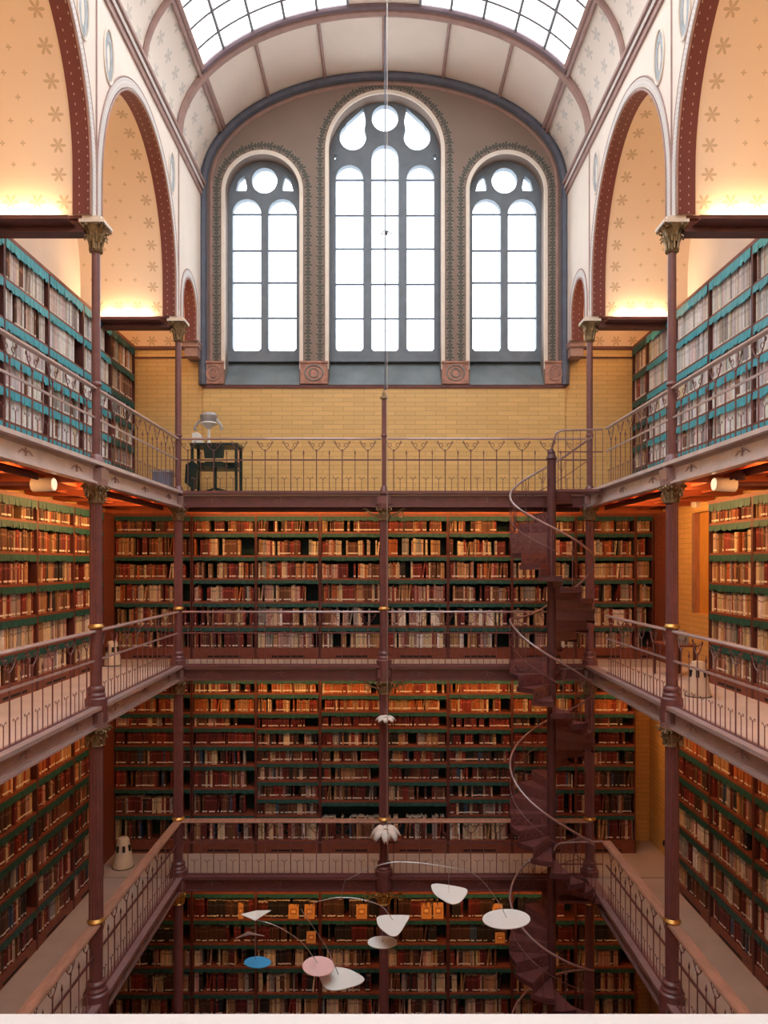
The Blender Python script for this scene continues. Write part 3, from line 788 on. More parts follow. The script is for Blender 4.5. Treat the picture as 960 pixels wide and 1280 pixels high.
# landings
for (F, t0, t1) in ((F3, -.13 * PI, .12 * PI), (F1, -.13 * PI, .12 * PI)):
    m = MB(); n = 6
    m.prism([(SX + .05, SY - .05), (SX + .05, 12.25), (XW - .06, 12.25), (XW - .06, SY + .28), (SX + .6, SY + .28)], 'z', F - .06, F - .015); m.obj('landing', M['iron'], st)
m = MB(); m.prism([(SX - .62, SY + .30), (SX + .1, SY + .1), (SX + .3, YB - .12), (SX - .62, YB - .12)], 'z', F2 - .06, F2 - .012); m.obj('landing', M['iron'], st)
for F in (F3, F1):
    m = MB(); m.tube([(SX, 12.27 + .15, F + .70), (SX, 12.27, F + .84), (SX + .03, 12.25, F + .93), (SX + .12, 12.25, F + .97), (XW - .05, 12.25, F + .99)], .018, 7); m.obj('landing_rail', M['girder'], st, True)
    m = MB()
    for k in range(7):
        q = MB(); q.tube([(SX + .06 + k * .125, 12.25, F), (SX + .06 + k * .125, 12.25, F + .96)], .006, 5); q.obj('baluster', M['iron'], st)
    m.box(SX + .05, XW - .05, 12.24, 12.26, F + .60, F + .62); m.obj('landing_bar', M['iron'], st)
# ------------------------------------------------------------------ bookcases and books
RED = (.23, .038, .028); DRED = (.13, .022, .022); BRN = (.17, .075, .042); DBR = (.075, .036, .026); CRM = (.66, .54, .38)
TAN = (.42, .25, .13); BLK = (.022, .02, .022); GRY = (.34, .32, .31); WHT = (.84, .79, .76); ORG = (.42, .13, .045); LGY = (.68, .65, .65); PNK = (.48, .30, .27); PLP = (.72, .58, .56); BLU = (.05, .09, .16); GRN = (.04, .10, .06); GOLD = (.62, .33, .09)
CN = {PLP: 'pale pink', RED: 'red', DRED: 'dark red', BRN: 'brown', DBR: 'dark brown', CRM: 'cream', TAN: 'tan', BLK: 'black', GRY: 'grey', WHT: 'white', ORG: 'orange-brown', LGY: 'pale grey', PNK: 'dusty pink', BLU: 'dark blue', GRN: 'green', GOLD: 'gold'}
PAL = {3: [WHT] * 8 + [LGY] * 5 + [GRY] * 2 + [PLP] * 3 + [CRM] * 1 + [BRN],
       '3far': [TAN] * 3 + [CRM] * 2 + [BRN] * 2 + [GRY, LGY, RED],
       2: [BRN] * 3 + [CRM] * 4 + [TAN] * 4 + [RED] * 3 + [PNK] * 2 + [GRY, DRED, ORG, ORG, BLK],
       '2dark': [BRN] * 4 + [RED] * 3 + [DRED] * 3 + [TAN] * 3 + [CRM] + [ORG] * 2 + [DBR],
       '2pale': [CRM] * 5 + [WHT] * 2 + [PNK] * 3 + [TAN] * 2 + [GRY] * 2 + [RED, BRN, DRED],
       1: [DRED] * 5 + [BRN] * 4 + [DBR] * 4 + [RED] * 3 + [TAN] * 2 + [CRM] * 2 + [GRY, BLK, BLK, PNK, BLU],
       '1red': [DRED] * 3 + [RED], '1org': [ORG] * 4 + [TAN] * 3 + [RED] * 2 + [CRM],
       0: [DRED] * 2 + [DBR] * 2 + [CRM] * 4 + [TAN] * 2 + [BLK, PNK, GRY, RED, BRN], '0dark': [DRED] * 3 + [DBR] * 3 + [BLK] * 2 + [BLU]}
BOOKS = []
FLAPS = {}
def flap_mesh(w, h, seed, mt='teal'):
    key = (round(w, 3), round(h, 3), seed, mt)
    if key in FLAPS: return FLAPS[key]
    r = random.Random(seed); m = MB(); n = max(6, int(w / .055)); tops = []; 
    for i in range(n + 1):
        x = -w / 2 + w * i / n
        tops.append(x)
    bot = []
    for i in range(n):
        x0, x1 = tops[i], tops[i + 1]; hh = h * (1 + r.uniform(-.14, .14)); dy = r.uniform(-.006, .006)
        bot += [(x0 + .002, hh * .86, dy), ((x0 + x1) / 2, hh, dy), (x1 - .002, hh * .86, dy)]
    for side_ in (0, 1):
        for (x, hh, dy) in bot: m.v.append((x, -.004 + side_ * .004, 0))
        for (x, hh, dy) in bot: m.v.append((x, -.008 + dy + side_ * .004, -hh))
    k = len(bot)
    for i in range(k - 1):
        m.face((i, k + i, k + i + 1, i + 1)); m.face((2 * k + i, 2 * k + i + 1, 3 * k + i + 1, 3 * k + i)); m.face((k + i, 3 * k + i, 3 * k + i + 1, k + i + 1))
    FLAPS[key] = m.mesh('leather_flap', M[mt]); return FLAPS[key]
MESHC = {}
def boxmesh(key, dims, mt):
    key = (key,) + tuple(round(d, 3) for d in dims)
    if key not in MESHC:
        m = MB(); m.box(*dims); MESHC[key] = m.mesh(key[0], mt)
    return MESHC[key]
def bookcase(cx, cy, rot, w, F, top, shelves, lv, label, pals, caseid, fill=.93, bh=(.60, .78), flap=.09, depth=.33, grp=None, hide=None):
    """front centre at (cx,cy); local x = width, +y = into the case; shelves: eye-relative heights of the standing surfaces, top first"""
    root = empty('bookcase'); tag(root, label, 'bookcase', grp or '%s gallery bookcases' % GN.get(lv, 'ground floor'), kind='thing')
    root.location = (cx, cy, F); root.rotation_euler = (0, 0, rot)
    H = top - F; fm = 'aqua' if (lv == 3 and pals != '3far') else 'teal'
    for s in (-1, 1): link('side_panel', boxmesh('side_panel', (-.012, .012, -.02, depth, 0, H), M['wood_dark']), root, (s * (w / 2 - .012), 0, 0))
    link('back_panel', boxmesh('back_panel', (-w / 2 + .024, w / 2 - .024, depth - .02, depth, 0, H), M['case_in']), root)
    tb_ = link('top_board', boxmesh('top_board', (-w / 2, w / 2, -.03, depth, -.03, .025), M['wood']), root, (0, 0, H))
    link('leather_flap', flap_mesh(w - .05, flap * 1.25, 1 + int(w * 100) % 3, fm), tb_, (0, -.022, -.03))
    zl = min(shelves) - F - .03
    if zl > .05:
        pl_ = link('plinth', boxmesh('plinth', (-w / 2 + .024, w / 2 - .024, -.012, .02, 0, zl), M['wood']), root)
        link('vent_slot', boxmesh('vent_slot', (-w * .26, w * .26, -.016, -.01, zl * .18, zl * .18 + .035), M['black']), pl_)
    Mx = Matrix.Translation((cx, cy, F)) @ Matrix.Rotation(rot, 4, 'Z')
    zs = [top - .03] + [z for z in shelves]
    for i, z in enumerate(shelves):
        sh_ = link('shelf', boxmesh('shelf', (-w / 2 + .024, w / 2 - .024, -.014, depth - .02, -.035, 0), M['wood']), root, (0, 0, z - F))
        if i < len(shelves) - 1: link('leather_flap', flap_mesh(w - .05, flap, 2 + (i + int(w * 100)) % 3, fm), sh_, (0, -.016, -.035))
        clear = zs[i] - z - (.035 if i else 0)
        pal = pals[i % len(pals)] if isinstance(pals, list) else pals
        P = PAL[pal]; x = -w / 2 + .035; xe = w / 2 - .035; n = 0
        if R.random() < (.08 if lv == 3 else .25): xe -= R.uniform(.05, .25)
        runc = None; run = 0; hrun = 0; frac = R.uniform(*bh)
        while x < xe - .02:
            if run <= 0:
                runc = R.choice(P); run = R.choice([1, 1, 1, 1, 1, 2, 2, 3, 5]) if pal not in ('1red', '0dark') else R.randint(6, 14)
                hrun = clear * frac * R.uniform(.88, 1.06); wrun = R.uniform(.018, .046) * (1.2 if lv == 3 else 1)
            run -= 1
            bw = wrun * R.uniform(.9, 1.1); 
            if run and pal in ('1red', '0dark'): bw = wrun
            h = min(clear - .03, .44 * R.uniform(.93, 1.03), hrun * R.uniform(.97, 1.02)); d = R.uniform(.17, .21)
            if R.random() > fill:
                x += R.uniform(.02, .12); continue
            if x + bw > xe: break
            n += 1
            tilt = R.uniform(.06, .16) if R.random() < .03 else 0
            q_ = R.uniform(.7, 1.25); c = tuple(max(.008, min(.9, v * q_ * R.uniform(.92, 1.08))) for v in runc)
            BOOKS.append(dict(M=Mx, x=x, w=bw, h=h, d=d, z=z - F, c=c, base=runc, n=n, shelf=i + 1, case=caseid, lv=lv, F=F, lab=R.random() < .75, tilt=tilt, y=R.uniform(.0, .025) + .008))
            x += bw + .0015 + tilt * h
    return root
S3 = [3.86, 3.31, 2.85, 2.40, 1.94, 1.42]
S2 = [.63, .17, -.28, -.736, -1.21, -1.64]
S1a = [-2.52, -2.90, -3.18, -3.54, -3.93, -4.38, -4.89, -5.40]
S1b = [-2.52, -2.90, -3.21, -3.55, -3.87, -4.23, -4.57, -4.91, -5.40]
S1c = [-2.54, -2.87, -3.19, -3.55, -3.88, -4.23, -4.63, -5.40]
S1s = [-2.70, -3.15, -3.62, -4.05, -4.50, -5.02, -5.50]
S0 = [-6.42, -6.94, -7.42, -7.88, -8.39, -8.85, -9.3]
W = 1.247
bx = [(-4.53, 1.53, 4, 'l'), (-3.13, 1.25, 3, 'l'), (-1.88, 1.25, 2, 'l'), (-.63, 1.24, 1, 'l'), (.63, 1.24, 1, 'r'), (1.88, 1.25, 2, 'r'), (3.13, 1.25, 3, 'r'), (4.335, 1.17, 4, 'r'), (5.095, .35, 5, 'r')]
for (x, w, k, sd) in bx:
    sn = 'left' if sd == 'l' else 'right'
    for lv, F, top, sh in ((2, F2, .96, S2), (1, F1, -2.22, None), (0, F0, -6.02, S0)):
        if k == 5 and lv < 2: continue
        if lv == 1: sh = {('l', 3): S1a, ('l', 2): S1b, ('l', 1): S1c, ('r', 1): S1c, ('r', 2): S1b}.get((sd, k), S1a)
        gl = {2: 'middle gallery', 1: 'lower gallery', 0: 'ground floor'}[lv]
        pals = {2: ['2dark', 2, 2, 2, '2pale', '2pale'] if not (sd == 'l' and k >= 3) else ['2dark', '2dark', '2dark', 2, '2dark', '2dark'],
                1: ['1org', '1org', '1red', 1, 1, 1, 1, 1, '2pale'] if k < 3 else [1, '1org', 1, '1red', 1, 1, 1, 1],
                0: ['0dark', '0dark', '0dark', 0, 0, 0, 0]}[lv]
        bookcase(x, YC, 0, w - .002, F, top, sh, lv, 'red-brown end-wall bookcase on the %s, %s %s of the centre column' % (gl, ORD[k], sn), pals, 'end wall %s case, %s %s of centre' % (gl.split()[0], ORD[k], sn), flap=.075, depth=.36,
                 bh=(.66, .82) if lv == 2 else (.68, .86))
# left side runs
def side_run(s, lv, F, top, sh, ys, pals, near=None):
    side = 'left' if s < 0 else 'right'
    for k, (ya, yb) in enumerate(zip(ys, ys[1:])):
        c = (ya + yb) / 2; w = abs(ya - yb) - .002
        p = pals(k) if callable(pals) else pals
        bookcase(s * XF, c, PI / 2 if s < 0 else -PI / 2, w, F, top, sh, lv,
                 '%s side bookcase on the %s gallery, %s from the end wall' % (side, GN[lv], ORD[k + 1]), p, '%s %s gallery case, %s from end' % (side, GN[lv], ORD[k + 1]),
                 flap=.12 if lv == 3 else .10, depth=.33, bh=(.84, .96) if lv == 3 else (.70, .86), fill=.975 if lv == 3 else .94)
side_run(-1, 3, F3, 4.42, S3, [14.85, 13.58, 12.31, 11.04, 9.75, 8.45], lambda k: '3far' if k == 0 else 3)
side_run(1, 3, F3, 4.42, S3, [14.90, 14.10, 12.75, 11.40, 10.05, 8.70], lambda k: '3far' if k == 0 else 3)
side_run(-1, 2, F2, .96, S2, [13.20, 11.94, 10.68, 9.42, 8.16], ['2dark', '2dark', 2, 2, '2pale', '2pale'])
side_run(1, 2, F2, .96, S2, [11.40, 10.05, 8.70], ['2dark', 2, 2, '2pale', '2pale', '2pale'])
side_run(-1, 1, F1, -2.22, S1s, [13.20, 11.94, 10.68, 9.42, 8.16], ['1org', '1org', 1, 1, 1, 1, 1])
side_run(1, 1, F1, -2.22, S1s, [12.72, 11.37, 10.02, 8.67], ['1org', '1org', 1, 1, '2pale', '2pale', 1])
# timber pilasters where the side and end cases meet
for s in (-1, 1):
    for lv, F, top in ((2, F2, .98), (1, F1, -2.2)):
        if s > 0 and lv == 1: continue
        m = MB(); a, b = sorted((s * 5.28, s * 5.42)); m.box(a, b, 13.62, 14.22, F, top); m.box(a - .01, b + .01, 13.60, 14.23, F, F + .18); m.box(a - .01, b + .01, 13.60, 14.23, top - .1, top)
        tag(m.obj('timber_pilaster', M['wood']), 'plain red-brown timber post in the %s corner of the %s gallery' % ('left' if s < 0 else 'right', GN[lv]), 'post', kind='thing')
# ---- books
def add_book(m, b, world=True):
    Mx = b['M']; w, h, d, x, z, y0 = b['w'], b['h'], b['d'], b['x'], b['z'], b['y']
    T = Matrix.Translation((x, y0, z))
    if b['tilt']: T = T @ Matrix.Translation((0, 0, w * math.sin(b['tilt']))) @ Matrix.Rotation(b['tilt'], 4, 'Y')
    A = (Mx @ T) if world else T
    c = b['c']; dark = tuple(v * (.8 if b['lv'] == 3 else .5) for v in c); page = (.70, .62, .50)
    lt = (.82, .80, .75) if b['lab'] else c
    zs = [0, .028, .055, h * .70, h * .78, h]; cs = [c, lt, c, dark if sum(c) > .5 else tuple(min(1, v * 1.9 + .03) for v in c), c]
    if b['lv'] == 3: zs = [0, .02, .05, h * .60, h * .72, h]
    prof = [(0, d), (0, .012), (w * .25, 0), (w * .75, 0), (w, .012), (w, d)]
    base = len(m.v)
    for zz in zs:
        for (px, py) in prof: m.v.append(tuple(A @ Vector((px, py, zz))))
    k = len(prof)
    for j in range(len(zs) - 1):
        m.col = cs[j]
        for i in (1, 2, 3): m.face((base + j * k + i, base + j * k + i + 1, base + (j + 1) * k + i + 1, base + (j + 1) * k + i))
    m.col = c
    t = (len(zs) - 1) * k
    m.face((base, base + 1, base + t + 1, base + t)); m.face((base + 4, base + 5, base + t + 5, base + t + 4))
    m.face((base + 5, base + 0, base + t, base + t + 5))
    m.col = page; m.face([base + t + i for i in range(k)]); m.face([base + i for i in range(k)][::-1])
def score(b):
    p = b['M'] @ Vector((b['x'] + b['w'] / 2, 0, b['z'] + b['h'] / 2))
    if p.y < 1: return 0
    px = 480 + FX * p.x / p.y; py = 705 - FX * p.z / p.y
    if px < 6 or px > 954 or py < 5 or py > 1255: return 0
    a = FX * b['w'] / p.y; hh = FX * b['h'] / p.y
    if b['case'].startswith(('left', 'right')):
        a *= abs(p.x) / math.hypot(p.x, p.y)
        t = XW / abs(p.x); zt = p.z * t; yt = p.y * t
        for F in (F3, F2, F1):
            if F - .30 < zt < F + .07: return 0
        for ry in (9.43, 13.2):
            if abs(FX * XW / ry - abs(px - 480)) < 9: return 0
    else:
        t = YB / p.y; zt = p.z * t
        if p.x * 1 > 2.1 and p.x < 3.9: return 0
        if abs(px - 480) < 8: return 0
        for F in (F3, F2, F1):
            if F - .28 < zt < F + .05: return 0
    return a * hh
cand = sorted(range(len(BOOKS)), key=lambda i: -score(BOOKS[i]))
pick = set(cand[:300])
rest = MB(); seen = {}
for i, b in enumerate(BOOKS):
    if i in pick:
        m = MB(); add_book(m, b)
        size = 'tall' if b['h'] > .40 else 'short' if b['h'] < .27 else ''
        th_ = 'slim' if b['w'] < .028 else 'thick' if b['w'] > .048 else ''
        desc = ' '.join(q for q in (th_, CN[b['base']], 'book') if q)
        lab = '%s, %s along %s shelf, %s' % (desc, nth(b['n']), ORD[b['shelf']], b['case'])
        o = m.obj('book', M['book']); tag(o, lab, 'book', 'books on the %s shelves' % (GN[b['lv']] if b['lv'] else 'ground floor'), kind='thing')
    else: add_book(rest, b)
o = rest.obj('books', M['book']); tag(o, 'densely shelved bound volumes filling the remaining library shelves', 'books', kind='stuff')
# face-out display books on the ground-floor shelf
for (px, py, w, h, z) in ((301, 1, .10, .30, S0[1]), (367, 1, .20, .27, S0[1]), (387, 1, .20, .27, S0[1]), (452, 1, .21, .27, S0[1]), (533, 1, .20, .30, S0[1]), (548, 1, .20, .30, S0[1]), (622, 1, .20, .28, S0[1]), (389, 1, .18, .22, S0[2]), (625, 1, .19, .20, S0[2]), (436, 1, .2, .2, S0[6])):
    x = (px - 480) * (YC - .0) / FX
    m = MB(); Mx = Matrix.Translation((x, YC + .005, z)) @ Matrix.Rotation(-.16, 4, 'X')
    m.col = (.60, .31, .10); m.box(-w / 2, w / 2, -.03, -.026, 0, h, Mx); m.box(-w / 2, w / 2, -.006, -.002, 0, h, Mx)
    m.col = (.75, .68, .55); m.box(-w / 2 + .004, w / 2 - .004, -.026, -.006, .004, h - .004, Mx)
    m.col = (.36, .13, .05); m.box(-w * .3, w * .3, -.0315, -.0305, h * .3, h * .7, Mx); m.col = (.78, .5, .2); m.box(-w * .2, w * .2, -.032, -.0315, h * .4, h * .6, Mx)
    where = {0: 'ground-floor second shelf'}.get(0) if z == S0[1] else ('ground-floor third shelf' if z == S0[2] else 'ground-floor bottom shelf')
    tag(m.obj('display_book', M['book']), 'tan face-out book, %s, %d cm %s of centre' % (where, abs(round(x * 100)), 'left' if x < 0 else 'right'), 'book', 'face-out books on the ground floor', kind='thing')
# ------------------------------------------------------------------ hanging mobile (about eight metres away)
YM = 8.0
def P(px, py, y=YM): return Vector(((px - 480) * y / FX, y, (705 - py) * y / FX))
mob = empty('hanging_mobile'); tag(mob, 'hanging wire mobile with white, pink and blue flat plates in the well', 'mobile', kind='thing')
def flat(name, pts, zpx, mt):
    """horizontal sheet: each outline point seen at (px,py) lies on the plane through the sheet's centre height"""
    cy = sum(p[1] for p in pts) / len(pts); z = (705 - cy) * YM / FX
    ring = []
    for (px, py) in pts:
        y = -z * FX / (py - 705); ring.append(((px - 480) * y / FX, y))
    m = MB(); m.prism(ring, 'z', z - .004, z + .004); o = m.obj(name, mt, mob)
    if mt is not M['plate']: o['label'] = 'pink plate' if mt is M['platepink'] else 'blue plate'
    return o
def ellp(cx, cy, a, b, n=32, rot=0): return [(cx + a * math.cos(t) * math.cos(rot) - b * math.sin(t) * math.sin(rot), cy + a * math.cos(t) * math.sin(rot) + b * math.sin(t) * math.cos(rot)) for t in [2 * PI * i / n for i in range(n)]]
def smooth(pts, it=3):
    for _ in range(it):
        q = []
        for i in range(len(pts)):
            a, b = pts[i], pts[(i + 1) % len(pts)]
            q += [(a[0] * .8 + b[0] * .2, a[1] * .8 + b[1] * .2), (a[0] * .2 + b[0] * .8, a[1] * .2 + b[1] * .8)]
        pts = q
    return pts
flat('plate', ellp(633, 1149, 30, 12.5), 0, M['plate'])
flat('plate', ellp(478, 1178, 18.5, 7.8), 0, M['plate'])
flat('plate', ellp(322, 1203, 16.8, 7.2), 0, M['plateblue'])
flat('plate', ellp(398, 1208, 20, 12.5), 0, M['platepink'])
flat('plate', smooth([(394, 1209), (432, 1209), (458, 1223), (450, 1231), (420, 1239), (405, 1236)]), 0, M['plate'])
flat('plate', smooth([(537, 1103), (583, 1110), (585, 1116), (575, 1129), (563, 1131), (542, 1118)]), 0, M['plate'])
flat('plate', smooth([(470, 1144), (511, 1144), (512, 1147), (498, 1170), (488, 1171), (472, 1158)]), 0, M['plate'])
for pts in ([(301, 1143), (320, 1148), (339, 1138), (320, 1140)], [(294, 1173), (311, 1162), (331, 1170), (312, 1170)]):
    m = MB(); a = [P(*p) for p in pts]; a[1] = a[1] + Vector((0, -.05, 0)); a[3] = a[3] + Vector((0, .03, 0))
    n0 = len(m.v)
    for dz in (-.003, .003):
        for q in a: m.v.append((q.x, q.y, q.z + dz))
    for f in ((0, 1, 3), (1, 2, 3)): m.face(f[::-1]); m.face([i + 4 for i in f])
    for i in range(4): m.face((i, (i + 1) % 4, (i + 1) % 4 + 4, i + 4))
    m.obj('folded_plate', M['plate'], mob)
def wire(pts, r=.0045):
    # smooth through the points
    out = []; q = [pts[0]] + pts + [pts[-1]]
    for i in range(1, len(q) - 2):
        p0, p1, p2, p3 = [Vector((*k, 0)) for k in q[i - 1:i + 3]]
        for j in range(6):
            t = j / 6
            v = .5 * ((2 * p1) + (p2 - p0) * t + (2 * p0 - 5 * p1 + 4 * p2 - p3) * t * t + (3 * p1 - p0 - 3 * p2 + p3) * t ** 3); out.append(P(v.x, v.y))
    out.append(P(*pts[-1])); m = MB(); m.tube(out, r, 6); m.obj('wire_arm', M['wire'], mob, True)
wire([(431, 1101), (455, 1089), (484, 1079), (514, 1078), (560, 1084), (595, 1094), (622, 1126), (633, 1147)])
wire([(393, 1128), (410, 1124), (426, 1122), (450, 1124), (477, 1133), (491, 1150)])
wire([(320, 1150), (339, 1155), (361, 1166), (380, 1181), (397, 1204)])
wire([(376, 1136), (384, 1148), (399, 1170), (410, 1188), (423, 1218)])
for a in ([(431, 1101), (426, 1122)], [(393, 1128), (384, 1147)], [(319, 1145), (319, 1200)], [(484, 1079), (485, 1040)], [(561, 1084), (561, 1116)], [(478, 1160), (478, 1177)]): wire(a, .003)
m = MB(); a = P(484, 1042); tp = Vector((a.x, YM, EZ + EB - .05)); m.tube([a, tp], .004, 6)
cab = m.obj('hanging_cable', M['wire']); tag(cab, 'thin pale cable carrying the mobile from the ridge of the vault', 'cable', kind='thing')
m = MB(); c = P(483, 291)
for k in (-1, 1):
    m.tube([tuple(c + Vector((k * (.01 + .055 * t), 0, .022 * math.sin(t * 7)))) for t in [i / 10 for i in range(11)]], .006, 5)
m.lathe([(.003, c.z - .03), (.014, c.z - .01), (.014, c.z + .01), (.003, c.z + .03)], c.x, c.y, 10)
tag(m.obj('swivel_hook', M['bluegrey'], None, True), 'small dark scrolled swivel on the cable in front of the middle window', 'hook', kind='thing')
m = MB(); m.tube([(0.02, YB, 3.15), (0.02, YB, 9.98)], .011, 8); tag(m.obj('suspension_rod', M['bluegrey']), 'thin dark rod rising from the centre column finial to the vault', 'rod', kind='thing')
# petal lamps on the centre column
for (py, w, z_, lab) in ((1040, .29, 1, 'large white glass petal lamp on the centre column above lower railing'), (898, .18, .45, 'small white glass petal lamp on the centre column, higher one')):
    root = empty('petal_lamp'); tag(root, lab, 'lamp', 'petal lamps on the centre column', kind='thing')
    y = YB - .2; cz = (705 - py) * y / FX; cx = .03
    m = MB(); m.tube([(cx, YB - .05, cz - .05), (cx, y, cz - .02)], .014, 6); m.lathe([(.02, cz - .10 * z_), (.05, cz - .04 * z_), (.05, cz + .03 * z_), (.015, cz + .06 * z_)], cx, y, 12); m.obj('lamp_arm', M['bronze'], root, True)
    for k in range(8):
        t = 2 * PI * k / 8; d = Vector((math.cos(t), math.sin(t), 0)); m = MB(); e = Vector((-d.y, d.x, 0))
        def pf(a, b):
            u = a; r_ = .03 + w * .85 * u; wd = w * .36 * max(.02, math.sin(PI * (.10 + u * .88))) ** .55; zz = (.12 * z_) * math.sin(u * PI * .9) - .10 * z_ * u * u
            q = Vector((cx, y, cz)) + d * r_ + e * wd * (b - .5) * 2; return (q.x, q.y, q.z + zz - .05 * z_ * (abs(b - .5) * 2) ** 2)
        m.grid(6, 4, pf); o = m.obj('petal', M['white'], root, True)
        sm = o.modifiers.new('t', 'SOLIDIFY'); sm.thickness = .004
# ------------------------------------------------------------------ small furniture
def humid(x, y, F, sc, label):
    root = empty('humidifier'); tag(root, label, 'humidifier', 'white humidifiers on the galleries', kind='thing')
    m = MB(); m.lathe([(.19 * sc, F + .005), (.195 * sc, F + .03), (.185 * sc, F + .06), (.125 * sc, F + .42 * sc), (.12 * sc, F + .44 * sc)], x, y, 28); m.obj('body', M['plastic'], root, True)
    m = MB(); m.lathe([(.12 * sc, F + .44 * sc), (.115 * sc, F + .50 * sc), (.09 * sc, F + .54 * sc), (.03 * sc, F + .555 * sc)], x, y, 28); m.obj('cap', M['plastic'], root, True)
    for a in (-2.0, -1.15, -.3, -2.85):
        Mr = Matrix.Translation((x + .138 * sc * math.cos(a), y + .138 * sc * math.sin(a), F + .36 * sc)) @ Matrix.Rotation(a, 4, 'Z')
        m = MB(); m.box(-.012, .012, -.025 * sc, .025 * sc, -.05 * sc, .06 * sc, Mr); m.obj('vent_opening', M['black'], root)
    m = MB(); m.lathe([(.20 * sc, F), (.20 * sc, F + .012)], x, y, 28); m.obj('base', M['black'], root, True)
humid(-4.88, 13.62, F1, 1.0, 'white tapered humidifier on the lower gallery floor at the left corner')
humid(-4.98, 13.35, F2, .82, 'small white tapered humidifier on the left middle gallery behind the railing')
humid(4.42, 10.25, F2, .9, 'white tapered humidifier on the right middle gallery behind the railing')
# blue bin
bx_ = empty('plastic_crate'); tag(bx_, 'blue-grey plastic crate with lid at the left corner of the upper gallery', 'crate', kind='thing')
m = MB(); m.prism([(-4.35, F3), (-4.07, F3), (-4.04, F3 + .46), (-4.38, F3 + .46)], 'y', 13.75, 14.05); m.obj('crate_body', M['bluebin'], bx_)
m = MB(); m.box(-4.40, -4.02, 13.73, 14.07, F3 + .46, F3 + .50); m.obj('lid', M['steel'], bx_)
# work table + chair + reader
tb = empty('work_table'); tag(tb, 'dark green metal table standing behind the upper end railing', 'table', kind='thing')
m = MB(); m.box(-3.62, -2.72, 13.55, 14.1, F3 + .93, F3 + .98); m.obj('tabletop', M['green_metal'], tb)
for (x, y) in ((-3.58, 13.6), (-2.76, 13.6), (-3.58, 14.05), (-2.76, 14.05)):
    m = MB(); m.box(x - .025, x + .025, y - .025, y + .025, F3, F3 + .93); m.obj('leg', M['green_metal'], tb)
m = MB(); m.box(-3.58, -2.76, 13.6, 14.0, F3 + .50, F3 + .53); m.box(-3.58, -2.76, 14.03, 14.07, F3 + .58, F3 + .68); m.obj('shelf', M['green_metal'], tb)
ch = empty('office_chair'); tag(ch, 'dark swivel chair tucked against the green table on the upper gallery', 'chair', kind='thing')
m = MB(); m.prism([(-3.30, F3 + .50), (-2.92, F3 + .50), (-2.90, F3 + .56), (-2.96, F3 + .60), (-3.26, F3 + .60), (-3.32, F3 + .56)], 'y', 13.32, 13.54); m.obj('seat', M['green_metal'], ch)
m = MB(); m.prism([(-3.28, F3 + .66), (-2.94, F3 + .66), (-2.92, F3 + .86), (-3.0, F3 + .92), (-3.22, F3 + .92), (-3.30, F3 + .86)], 'y', 13.30, 13.35); m.obj('backrest', M['green_metal'], ch)
m = MB(); m.tube([(-3.11, 13.43, F3 + .10), (-3.11, 13.43, F3 + .5)], .03, 10); m.tube([(-3.11, 13.33, F3 + .55), (-3.11, 13.32, F3 + .7)], .02, 8); m.obj('stem', M['green_metal'], ch)
m = MB()
for k in range(5):
    a = 2 * PI * k / 5 + .3; m.tube([(-3.11, 13.43, F3 + .12), (-3.11 + .26 * math.cos(a), 13.43 + .14 * math.sin(a), F3 + .05)], .018, 6)
    m.lathe([(.02, F3 + .002), (.028, F3 + .025), (.02, F3 + .05)], -3.11 + .26 * math.cos(a), 13.43 + .14 * math.sin(a), 8)
m.obj('star_base', M['green_metal'], ch)
m = MB(); m.prism([(-3.66, F3 + .22), (-3.52, F3 + .10), (-3.46, F3 + .14), (-3.44, F3 + .55), (-3.52, F3 + .62), (-3.64, F3 + .55)], 'y', 13.36, 13.52)
tag(m.obj('hanging_bag', M['green_metal']), 'dark bag hanging from the end of the green table', 'bag', kind='thing')
rd = empty('desk_magnifier'); tag(rd, 'grey hooded reading device with curved arms standing on the green table', 'reading device', kind='thing')
zt = F3 + .98; x0 = -3.26
m = MB(); m.lathe([(.13, zt + .42), (.15, zt + .46), (.17, zt + .55), (.13, zt + .60)], x0 - .06, 13.8, 20); m.obj('hood', M['steel'], rd, True)
m = MB(); m.lathe([(.05, zt), (.10, zt + .01), (.10, zt + .03), (.03, zt + .05), (.025, zt + .3), (.10, zt + .36), (.17, zt + .40), (.13, zt + .43)], x0 - .06, 13.8, 20); m.obj('stand', M['white'], rd, True)
for k in (-1, 1):
    m = MB(); m.tube([(x0 - .06 + k * .12, 13.8, zt + .5), (x0 - .06 + k * .20, 13.78, zt + .42), (x0 - .06 + k * .26, 13.76, zt + .32), (x0 - .06 + k * .23, 13.76, zt + .27)], .022, 8, r1=.03); m.obj('arm', M['steel'], rd, True)
m = MB(); m.prism([(-3.60, zt), (-3.42, zt), (-3.44, zt + .16), (-3.50, zt + .22), (-3.60, zt + .20)], 'y', 13.65, 13.85)
tag(m.obj('white_box', M['white']), 'small white cardboard box on the left end of the green table', 'box', kind='thing')
# table with papers on the right middle gallery
rt = empty('side_table'); tag(rt, 'low wooden side table by the yellow wall of the right middle gallery', 'table', kind='thing')
m = MB(); m.box(4.55, 5.05, 11.7, 12.4, F2 + .52, F2 + .55); m.obj('tabletop', M['wood'], rt)
for (x, y) in ((4.59, 11.74), (5.01, 11.74), (4.59, 12.36), (5.01, 12.36)):
    m = MB(); m.box(x - .02, x + .02, y - .02, y + .02, F2, F2 + .52); m.obj('leg', M['wood_dark'], rt)
m = MB(); m.prism([(4.68, F2 + .551), (4.94, F2 + .551), (4.94, F2 + .70), (4.88, F2 + .78), (4.68, F2 + .74)], 'y', 11.8, 12.1)
tag(m.obj('desk_printer', M['steel']), 'small grey machine standing on the low side table', 'printer', kind='thing')
